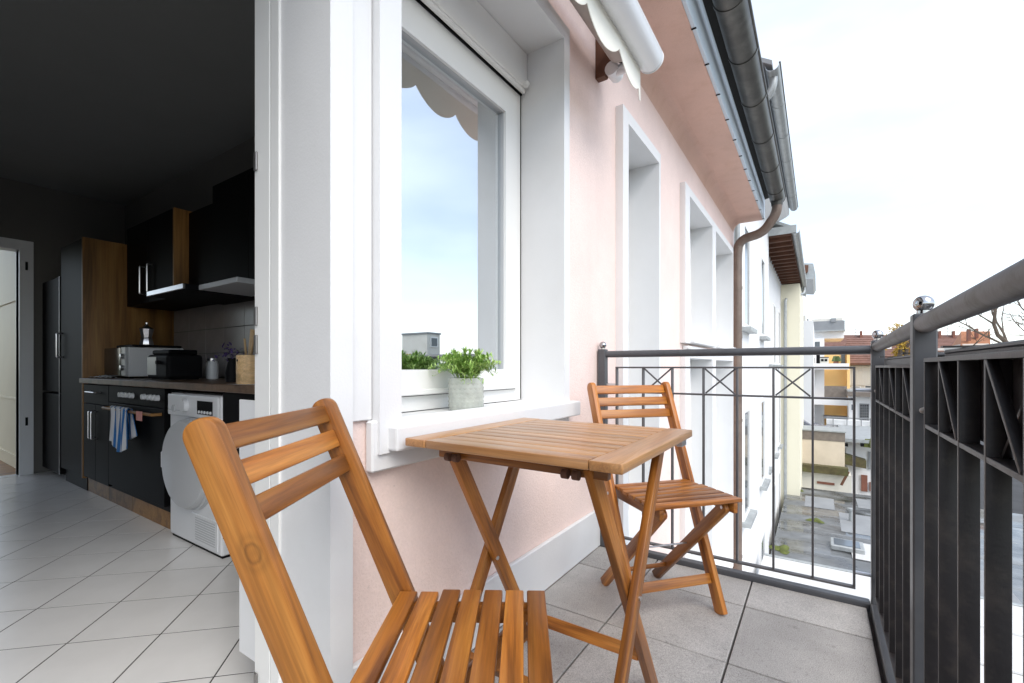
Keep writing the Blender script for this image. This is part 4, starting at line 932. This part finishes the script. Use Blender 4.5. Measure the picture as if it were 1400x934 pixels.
# wet bitumen roof: sheets with lapped joints, puddles from the roughness
m_, t, p = newmat('wet_bitumen_sheets'); L = t.links.new
tcn = N(t, 'ShaderNodeTexCoord'); mpn = N(t, 'ShaderNodeMapping'); mpn.inputs['Scale'].default_value = (.9, .5, 1); L(tcn.outputs['Object'], mpn.inputs['Vector'])
n1_ = N(t, 'ShaderNodeTexNoise', Scale=1.1, Detail=7, Roughness=.6); L(mpn.outputs[0], n1_.inputs['Vector'])
rr = N(t, 'ShaderNodeValToRGB'); rr.color_ramp.elements[0].position = .36; rr.color_ramp.elements[1].position = .66
rr.color_ramp.elements[0].color = (.035, .037, .039, 1); rr.color_ramp.elements[1].color = (.24, .25, .255, 1); L(n1_.outputs['Fac'], rr.inputs['Fac']); L(rr.outputs[0], p.inputs['Base Color'])
n2_ = N(t, 'ShaderNodeTexNoise', Scale=.55, Detail=6); L(mpn.outputs[0], n2_.inputs['Vector'])
m2 = N(t, 'ShaderNodeMapRange'); m2.inputs['From Min'].default_value = .47; m2.inputs['From Max'].default_value = .60; m2.inputs['To Min'].default_value = .04; m2.inputs['To Max'].default_value = .65; L(n2_.outputs['Fac'], m2.inputs['Value']); L(m2.outputs[0], p.inputs['Roughness'])
M['wetroof'] = m_
wr = thing('flat_roof_building', 'flat wet bitumen roof with moss patches in the courtyard below', 'building')
box('wall', (10.95, -11, -10), (22.6, 1.05, -4.17), 'offw', wr, 0)
for i in range(6): box('roof_sheet', (10.94+i*1.945, -11, -4.165), (10.94+(i+1)*1.945, 1.05, -4.10+.005*(i % 2)), 'wetroof', wr, .002)
rnd = random.Random(4)
def blob(name, c, rx, ry, h, m, parent, sd=1):
    r = random.Random(sd); bm = bmesh.new(); n = 26; top = bm.verts.new((0, 0, h)); ring = []; ring2 = []
    for k in range(n):
        a = 2*math.pi*k/n; q = 1+.35*math.sin(3*a+sd)+.2*r.uniform(-1, 1)
        ring.append(bm.verts.new((rx*q*math.cos(a), ry*q*math.sin(a), 0))); ring2.append(bm.verts.new((rx*.6*q*math.cos(a), ry*.6*q*math.sin(a), h*r.uniform(.6, 1.1))))
    for k in range(n): bm.faces.new((ring[k], ring[(k+1) % n], ring2[(k+1) % n], ring2[k])); bm.faces.new((ring2[k], ring2[(k+1) % n], top))
    bm.faces.new(ring[::-1]); o = done(bm, name, m, parent, True); o.location = c; return o
for i, (px, py, D, rx, ry) in enumerate(((1080, 671, 22.0, .45, .35), (1115, 706, 17.9, .22, .2), (1068, 742, 14.6, .3, .22))):
    q = at(px, py, D); blob('moss', (D, q.y, -4.088), rx, ry, .05, 'mosspatch', wr, i+1)
for x0, y0, sx, sy in ((17.2, -1.9, 2.2, 1.3), (19.6, -.5, 1.6, .9), (13.2, -3.6, 2.6, 1.4), (20.4, -3.4, 1.4, 2.2)): box('repair_patch', (x0, y0, -4.094), (x0+sx, y0+sy, -4.088), 'greyroof', wr, .002)
for x, y in ((18.5, -.9), (14.6, -1.6), (21.2, -2.0)): lathe('vent_pipe', [(.06, 0), (.06, .35), (.10, .36), (.10, .42), (0, .45)], 'zinc', wr, (x, y, -4.10), 14)
hs = box('skylight', (15.3, at(1148, 730, 15.3).y-.55, -4.09), (16.0, at(1148, 730, 15.3).y+.2, -3.95), 'zinc', wr, .02)
sub(box('pane', (15.38, at(1148, 730, 15.3).y-.46, -3.9495), (15.92, at(1148, 730, 15.3).y+.12, -3.94), 'winglass', wr, 0), hs)
box('plastic_sheet', (14.9, at(1185, 735, 15).y-.9, -4.086), (16.3, at(1165, 735, 15).y, -4.07), 'whiteroof', wr, .004)
rebase(wr)
# ================================================================== FAR BUILDINGS AT THE END OF THE COURTYARD
def fb(name, px0, px1, py0, py1, D, dep, m, parent, bev=0):
    """box whose front faces the balcony at distance D"""
    a = at(px0, py1, D); b = at(px1, py0, D); mid = (max(px0, 1095)+min(px1, 1240))/2 if px0 < 1240 else (px0+px1)/2
    return box(name, (D, b.y, at(mid, py1, D).z), (D+dep, a.y, at(mid, py0, D).z), m, parent, bev)
def fwindow(px0, px1, py0, py1, D, parent, m='winglass', fm='pvc'):
    f = fb('window', px0, px1, py0, py1, D-.05, .049, fm, parent); q = .12*(px1-px0); r_ = .12*(py1-py0)
    sub(fb('pane', px0+q, px1-q, py0+r_, py1-r_, D-.058, .007, m, parent), f); return f
b1 = thing('low_shed', 'low white shed with a mossy roof edge beyond the wet roof', 'shed')
fb('wall', 1052, 1164, 647, 720, 24.3, .9, 'offw', b1); fb('roof_edge', 1050, 1160, 638, 648, 24.0, .4, 'moss', b1); fb('vent_strip', 1117, 1141, 659.5, 662.5, 24.25, .049, 'redbrick', b1)
q = at(1160, 648, 24.1); tube('drainpipe', [(24.05, q.y, q.z+.1), (24.05, q.y+.25, q.z-.5)], .05, 'brown', b1, 8)
rebase(b1)
b2 = thing('beige_block', 'beige rendered flat block with a darker parapet behind the shed', 'building')
fb('wall', 1050, 1155, 602, 700, 24.42, 1.6, 'beige', b2); fb('parapet', 1048, 1155.5, 590, 602.4, 24.40, 1.66, 'greycurtain', b2); fb('coping', 1047, 1157, 588.6, 590.2, 24.36, 1.74, 'zinc', b2)
rebase(b2)
def car(label, x, y, z, rz):
    c = thing('parked_car', label, 'car')
    prof = [(-2.05, .35), (-2.0, .75), (-1.7, .88), (-1.05, .95), (-.45, 1.38), (.75, 1.42), (1.55, 1.0), (1.98, .92), (2.05, .38)]
    bm = bmesh.new(); 
    def row(s, inset): return [bm.verts.new((u, s*(.86-(inset*.16 if v > .96 else 0)), v)) for u, v in prof]
    l, r_ = row(-1, 1), row(1, 1); n = len(prof); bm.faces.new(l[::-1]); bm.faces.new(r_)
    for i in range(n): bm.faces.new((l[i], l[(i+1) % n], r_[(i+1) % n], r_[i]))
    bmesh.ops.bevel(bm, geom=bm.edges[:], offset=.05, segments=2, affect='EDGES', profile=.5)
    done(bm, 'body', 'carpaint', c, True)
    for s in (-1, 1):
        for u0, u1 in ((-.5, .12), (.18, .85)): prism('side_window', [(u0-(.28 if u0 < 0 else 0), 1.0), (u1+(.30 if u1 > .5 else 0), 1.0), (u1, 1.33), (u0+.05, 1.33)], 'y', s*.78, s*.80, 'winglass', c)
        for u in (-1.3, 1.25):
            wl = lathe('wheel', [(0, 0), (.31, 0), (.32, .03), (.32, .17), (.31, .2), (0, .2)], 'blackm', c, (u, s*.87-(.2 if s > 0 else 0)+(0 if s > 0 else .2), .32), 20, (R(90), 0, 0) if s < 0 else (R(-90), 0, 0))
            lathe('rim', [(0, -.005), (.2, -.005), (.2, .001), (0, .001)], 'steel', wl, (0, 0, 0.0), 16)
    for s in (-.6, .6): box('headlight', (-2.07, s-.15, .62), (-2.03, s+.15, .74), 'appl', c, .01); box('tail_light', (2.0, s-.12, .72), (2.045, s+.12, .86), 'redbrick', c, .01)
    c.location = (x, y, z); c.rotation_euler = (0, 0, rz); return c
q = at(1140, 572, 28.2)
car('dark grey parked car on the deck above the beige block', 29.0, q.y+2.0, q.z-1.42, R(90))
tag(box('parking_deck', (26.4, q.y-.1, q.z-2.0), (31.0, q.y+5, q.z-1.425), 'asphalt', None, 0), kind='structure')
b3 = thing('white_garage', 'white garage with mossy lean-to roof and a red-brown door', 'garage')
fb('wall', 1157, 1240, 607, 720, 26.0, 1.2, 'white_w', b3); fb('wall', 1150, 1157, 612, 720, 26.3, .9, 'white_w', b3)
a = at(1153, 620, 25.6); b = at(1184, 640, 25.6)
prism('lean_to_roof', [(a.y, a.z), (b.y, b.z+.35), (b.y, b.z), (a.y, a.z-.45)], 'x', 25.4, 26.0, 'moss', b3)
d = fb('door', 1177.5, 1186, 650, 672, 25.9, .1, 'redbrick', b3); fb('door', 1189, 1195, 660, 672, 25.9, .1, 'redbrick', b3); fb('shutter', 1187, 1195, 618, 642, 25.93, .07, 'greyroof', b3)
fb('balcony_slab', 1152, 1240, 602.5, 607, 25.3, 6, 'zinc', b3)
for px in (1154.5, 1176.5): fb('planter', px, px+5, 606.5, 610.5, 25.1, .19, 'blackm', b3)
rebase(b3)
q = at(1188.5, 611, 25.5)
tag(blob('hanging_plant', (25.4, q.y, q.z), .2, .22, .35, 'mosspatch', None, 3), 'bright green plant on the white garage wall', 'plant')
b4 = thing('terrace_wall', 'long white terrace wall with a thin metal railing across the courtyard', 'wall')
fb('wall', 1130, 1260, 576, 603, 31.2, .3, 'white_w', b4)
for px in (1139, 1158, 1177.5, 1190, 1205, 1225): fb('railing_post', px-.6, px+.6, 572, 603, 31.05, .06, 'greyroof', b4)
for py in (573, 584): fb('railing_bar', 1130, 1260, py-.6, py+.6, 31.0, .05, 'greyroof', b4)
rebase(b4)
b5 = thing('orange_apartments', 'white and orange apartment building with stacked balconies', 'building')
fb('wall', 1062, 1127, 463, 640, 40, 9, 'white_w', b5); fb('orange_wall', 1127, 1161, 479, 640, 40.6, 8.4, 'orange', b5); fb('orange_pier', 1158, 1162, 479, 575, 39.9, .69, 'orange', b5)
for py in (497, 546): fb('balcony_slab', 1112, 1161, py, py+8, 38.8, 1.19, 'white_w', b5)
fb('balcony_screen', 1127, 1158, 528, 545.6, 38.85, .1, 'greycurtain', b5); fb('balcony_base', 1126, 1159, 570, 573, 38.8, 1.19, 'greyroof', b5)
fb('balcony_door', 1150, 1155.5, 484, 497, 40.5, .09, 'winglass', b5); fb('roof_band', 1107, 1155, 439, 451.5, 41, 6, 'greyroof', b5); fb('roof_edge', 1105, 1156, 451.5, 453, 40.7, 6, 'zinc', b5); fb('attic_wall', 1106, 1154, 453, 463, 41.2, 6, 'white_w', b5)
fb('roof_coping', 1110, 1152, 435.5, 439, 41.1, 5, 'offw', b5); fb('roof_hatch', 1136, 1143, 435, 440, 40.9, .2, 'greyroof', b5)
for px in (1100, 1113): fwindow(px, px+9, 466, 476, 40, b5)
for py in (513, 533, 556): fwindow(1100, 1109, py, py+9, 40, b5)
fb('satellite_dish', 1096, 1101, 516, 520, 39.6, .39, 'greyroof', b5)
rebase(b5)
for px, py, w_, h_, nm, lab, m in ((1104, 491, 10, 6, 'storage_box', 'low dark box on the upper balcony of the orange building', 'greycurtain'), (1116, 484.5, 5, 12.5, 'patio_heater', 'tall black cover on the upper orange building balcony', 'blackm'), (1121, 489, 12, 8, 'garden_shelf', 'pale shelf with dark items on the upper orange building balcony', 'offw'), (1140, 490, 6, 7, 'balcony_shrub', 'green shrub on the upper orange building balcony', 'gleaf')):
    o = thing(nm, lab, 'furniture' if nm != 'balcony_shrub' else 'plant')
    if nm == 'balcony_shrub':
        q = at(px+3, 497, 39.2); blob('crown', (39.2, q.y, q.z+.15), .25, .25, .35, 'gleaf', o, 8); box('pot', (39.05, q.y-.15, q.z), (39.35, q.y+.15, q.z+.15), 'redbrick', o, .02)
    else:
        fb('body', px, px+w_, py, 497, 39.0, .4, m, o, .02); fb('top', px-.3, px+w_+.3, py-1, py, 38.97, .46, 'blackm', o, .01)
        if nm == 'garden_shelf':
            for k in range(2): fb('opening', px+1.5+k*5, px+5+k*5, 491, 494, 38.95, .049, 'blackm', o)
    rebase(o)
def ridge(parent, px0, px1, pyr, pye, D, back, m):
    """tiled roof plane facing us, ridge at pyr, eaves at pye, with tile courses as geometry"""
    a0, a1 = at(px0, pye, D), at(px1, pye, D); r0, r1 = at(px0, pyr, D+back), at(px1, pyr, D+back)
    bm = bmesh.new(); n = 12
    for k in range(n):
        e0, e1 = a0.lerp(r0, k/n), a1.lerp(r1, k/n); f0, f1 = a0.lerp(r0, (k+1)/n), a1.lerp(r1, (k+1)/n); up = Vector((0, 0, .05))
        v = [bm.verts.new(p_) for p_ in (e0, e1, e1+up, e0+up, f1, f0)]
        bm.faces.new((v[0], v[1], v[2], v[3])); bm.faces.new((v[3], v[2], v[4], v[5]))
    rb0 = Vector((2*r0.x-a0.x, r0.y, a0.z)); rb1 = Vector((2*r1.x-a1.x, r1.y, a1.z))
    v = [bm.verts.new(p_) for p_ in (r0, r1, rb1, rb0)]; bm.faces.new(v)
    v = [bm.verts.new(p_) for p_ in (a0, r0, rb0)]; bm.faces.new(v); v = [bm.verts.new(p_) for p_ in (a1, r1, rb1)]; bm.faces.new(v)
    return done(bm, 'roof', m, parent)
b6 = thing('brown_roof_house', 'pale house with a brown tiled roof right of the orange building', 'house')
fb('wall', 1161, 1243, 496, 560, 44, 7, 'offw', b6); ridge(b6, 1157, 1246, 462, 497, 43.6, 4, 'redroof')
fb('eaves_gutter', 1157, 1246, 496.5, 499, 43.4, .15, 'brown', b6)
for k in range(16): fb('cladding_board', 1162+k*2.3, 1163.9+k*2.3, 500, 527, 43.9, .09, 'offw', b6)
fwindow(1164, 1177, 528, 535, 44, b6); fwindow(1182, 1192, 527, 534, 44, b6); fb('window', 1212, 1219, 466, 477, 43.5, .5, 'pvc', b6)
rebase(b6)
b7 = thing('white_lattice_house', 'white low house with a concrete lattice block window', 'house')
fb('wall', 1161, 1245, 543, 640, 37.5, 5, 'white_w', b7); fb('eaves', 1159, 1246, 536.5, 543, 36.9, 5.8, 'greycurtain', b7); fb('roof', 1159, 1246, 534.5, 536.5, 37, 5.6, 'zinc', b7)
lat = fb('lattice_block', 1175, 1188.5, 552, 576, 37.4, .09, 'greyroof', b7)
for i in range(4):
    for j in range(6): sub(fb('opening', 1176.4+i*3.0, 1178.2+i*3.0, 553.6+j*3.7, 555.9+j*3.7, 37.38, .019, 'blackm', b7), lat)
fwindow(1163.5, 1169, 552, 562, 37.5, b7)
rebase(b7)
b8 = thing('long_roof_house', 'long house with a weathered red tile roof on the skyline', 'house')
fb('wall', 1105, 1320, 478, 560, 58.3, 6, 'offw', b8); ridge(b8, 1100, 1322, 458, 481, 58, 4.5, 'redroof'); fb('chimney', 1108, 1112, 452, 466, 60, .8, 'redbrick', b8)
for px in (1176, 1231, 1284, 1303): fb('chimney', px, px+3, 452.5, 464, 61.5, .7, 'redbrick', b8)
for px in (1170, 1250, 1295): q = at(px, 462, 62); an_ = tube('aerial', [(62, q.y, q.z-.6), (62, q.y, q.z+1.1)], .025, 'greyroof', b8, 6); sub(tube('aerial_arm', [(62, q.y-.5, q.z+.9), (62, q.y+.5, q.z+.9)], .02, 'greyroof', b8, 6), an_); sub(tube('aerial_arm', [(62, q.y-.35, q.z+.6), (62, q.y+.35, q.z+.6)], .02, 'greyroof', b8, 6), an_)
for k in range(14): fwindow(1120+k*14, 1125+k*14, 484, 492, 58.3, b8)
rebase(b8)
b9 = thing('orange_roof_house', 'house with an orange tile roof and chimney above the right railing', 'house')
fb('wall', 1316, 1352, 470, 560, 47.3, 6, 'offw', b9); ridge(b9, 1314, 1354, 453, 474, 47, 4, 'orroof'); fb('chimney', 1324, 1327.5, 450, 466, 47.6, .6, 'redbrick', b9); fb('chimney', 1335, 1338, 449, 462, 48.5, .6, 'redbrick', b9)
rebase(b9)
b10 = thing('grey_chimney_house', 'grey roofed house with chimneys just past the cream townhouse', 'house')
fb('wall', 1050, 1107, 461, 560, 36.2, 3, 'white_w', b10); a = at(1090, 461, 36); b = at(1107.5, 461, 36)
prism('roof', [(a.y+.8, a.z), (b.y, a.z), (b.y+.5, a.z+1.1), (a.y+.8, a.z+2.4)], 'x', 35.9, 39, 'greyroof', b10)
fb('chimney', 1098.5, 1101.5, 431, 450, 37, .6, 'offw', b10); fb('chimney', 1103, 1105.5, 436, 452, 37.2, .5, 'greyroof', b10)
fwindow(1096, 1105, 468, 478, 36.2, b10)
rebase(b10)
# the block across the street that the window mirrors
b11 = thing('pale_block', 'pale flat-roofed block mirrored in the window glass', 'building')
box('wall', (32.6, -33, -10), (34.4, -29.5, 4.2), 'offw', b11, 0); box('roof', (32.5, -33.1, 4.201), (34.5, -29.4, 4.35), 'greyroof', b11, 0)
for z in (-2, 0.6, 2.9):
    f = box('window', (33.0, -29.52, z), (34.0, -29.4, z+1.0), 'pvc', b11, 0); sub(box('pane', (33.1, -29.402, z+.1), (33.9, -29.38, z+.9), 'winglass', b11, 0), f)
rebase(b11)

# ================================================================== TREES
def leafy_tree(name, label, base, h, crx, crz, m, seed, n=2600, ls=.28):
    r = random.Random(seed); tr = thing(name, label, 'tree', base)
    th_ = h-crz
    tube('trunk', [(0, 0, 0), (.05, .03, th_*.5), (0, .05, th_), (.05, 0, h-.4*crz)], [h*.022, h*.018, h*.014, h*.006], 'bark', tr, 10)
    tubes = []
    vs, fs = [], []; lobes = [(Vector((r.gauss(0, .45)*crx, r.gauss(0, .45)*crx, h-crz*.75+r.uniform(-.5, .75)*crz)), r.uniform(.3, .52)*crx) for _ in range(15)]
    for i in range(n):
        c, q = r.choice(lobes); d = Vector((r.gauss(0, 1), r.gauss(0, 1), r.gauss(0, 1))).normalized(); p_ = c+d*q*r.random()**.4
        a = Vector((r.gauss(0, 1), r.gauss(0, 1), r.gauss(0, .6))).normalized()*ls*r.uniform(.5, 1); b_ = a.cross(Vector((r.gauss(0, 1), r.gauss(0, 1), r.gauss(0, 1)))).normalized()*ls*.5
        k = len(vs); vs += [p_-a*.5, p_+b_*.5, p_+a*.5, p_-b_*.5]; fs.append((k, k+1, k+2, k+3))
    me = bpy.data.meshes.new('crown'); me.from_pydata(vs, [], fs); link('crown', me, m, tr)
    for c, q in lobes[:7]: tube('limb', [(0, .03, th_*.85), (c.x*.5, c.y*.5, (th_+c.z)/2), tuple(c)], [h*.009, h*.006, h*.002], 'bark', tr, 7)
    return tr
q = at(1233, 478, 33); leafy_tree('autumn_tree', 'yellow autumn tree behind the corner of the railing', (33, q.y, -10), q.z+10+1.15, .8, 1.6, 'yleaf', 5, 2400, .16)
leafy_tree('garden_tree', 'yellow green tree at the left edge of the window reflection', (26.5, -28.0, -10), 12.2, 2.0, 3.4, 'yleaf', 6, 2600, .35)
leafy_tree('garden_tree', 'dark green tree beside the block in the window reflection', (30.5, -29, -10), 11.2, 2.2, 3.2, 'gleaf', 8, 2600, .35)
leafy_tree('garden_tree', 'low green tree right of the block in the window reflection', (39, -31, -10), 10.3, 2.6, 3.0, 'gleaf', 9, 2600, .35)
def bare_tree(name, label, base, starts, seed, depth=5):
    """leafless tree: trunk as one part, all boughs grown as one tapered mesh"""
    r = random.Random(seed); tr = thing(name, label, 'tree', base); bm = bmesh.new()
    def seg(a, b, ra, rb, n=6):
        d = (b-a).normalized(); up = Vector((0, 0, 1)) if abs(d.z) < .9 else Vector((1, 0, 0)); s = d.cross(up).normalized(); u = s.cross(d)
        A = [bm.verts.new(a+(s*math.cos(2*math.pi*k/n)+u*math.sin(2*math.pi*k/n))*ra) for k in range(n)]; B = [bm.verts.new(b+(s*math.cos(2*math.pi*k/n)+u*math.sin(2*math.pi*k/n))*rb) for k in range(n)]
        for k in range(n): bm.faces.new((A[k], A[(k+1) % n], B[(k+1) % n], B[k]))
    def grow(p_, d, ln, ra, lev):
        for _ in range(3):
            d2 = (d+Vector((r.gauss(0, .16), r.gauss(0, .16), r.gauss(.03, .12)))).normalized(); e = p_+d2*ln/3; seg(p_, e, ra, ra*.86); p_, d, ra = e, d2, ra*.86
            if lev > 0 and r.random() < .75:
                grow(p_, (d+Vector((r.gauss(0, .6), r.gauss(0, .6), r.gauss(.15, .4)))).normalized(), ln*r.uniform(.45, .7), ra*.6, lev-1)
        if lev > 0: grow(p_, d, ln*.6, ra, lev-1)
    tr_top = Vector(starts[0][0])
    tube('trunk', [(0, 0, 0), tr_top*.5+Vector((.1, .05, 0)), tr_top], [.16, .13, .09], 'bark', tr, 10)
    for s_, d_, ln, ra in starts: grow(Vector(s_), Vector(d_).normalized(), ln, ra, depth)
    done(bm, 'boughs', 'bark', tr, True); return tr
q = at(1420, 475, 11.5)
H_ = q.z+10-.75
bare_tree('bare_tree', 'bare leafless tree with knobbly branches at the right edge', (11.5, q.y-.3, -10), [((0, 0, H_), (.1, .5, .7), 1.1, .055), ((0, 0, H_), (.2, -.4, .9), 1.2, .05), ((0, 0, H_), (-.3, .15, .9), 1.0, .04)], 12, 3)
q = at(1291, 480, 20); H_ = q.z+10-.9
bare_tree('bare_tree', 'thin bare tree behind the nearer railing post', (20, q.y, -10), [((0, 0, H_), (.1, .3, .9), 1.0, .03), ((0, 0, H_), (.1, -.5, .8), 1.0, .03)], 21, 3)
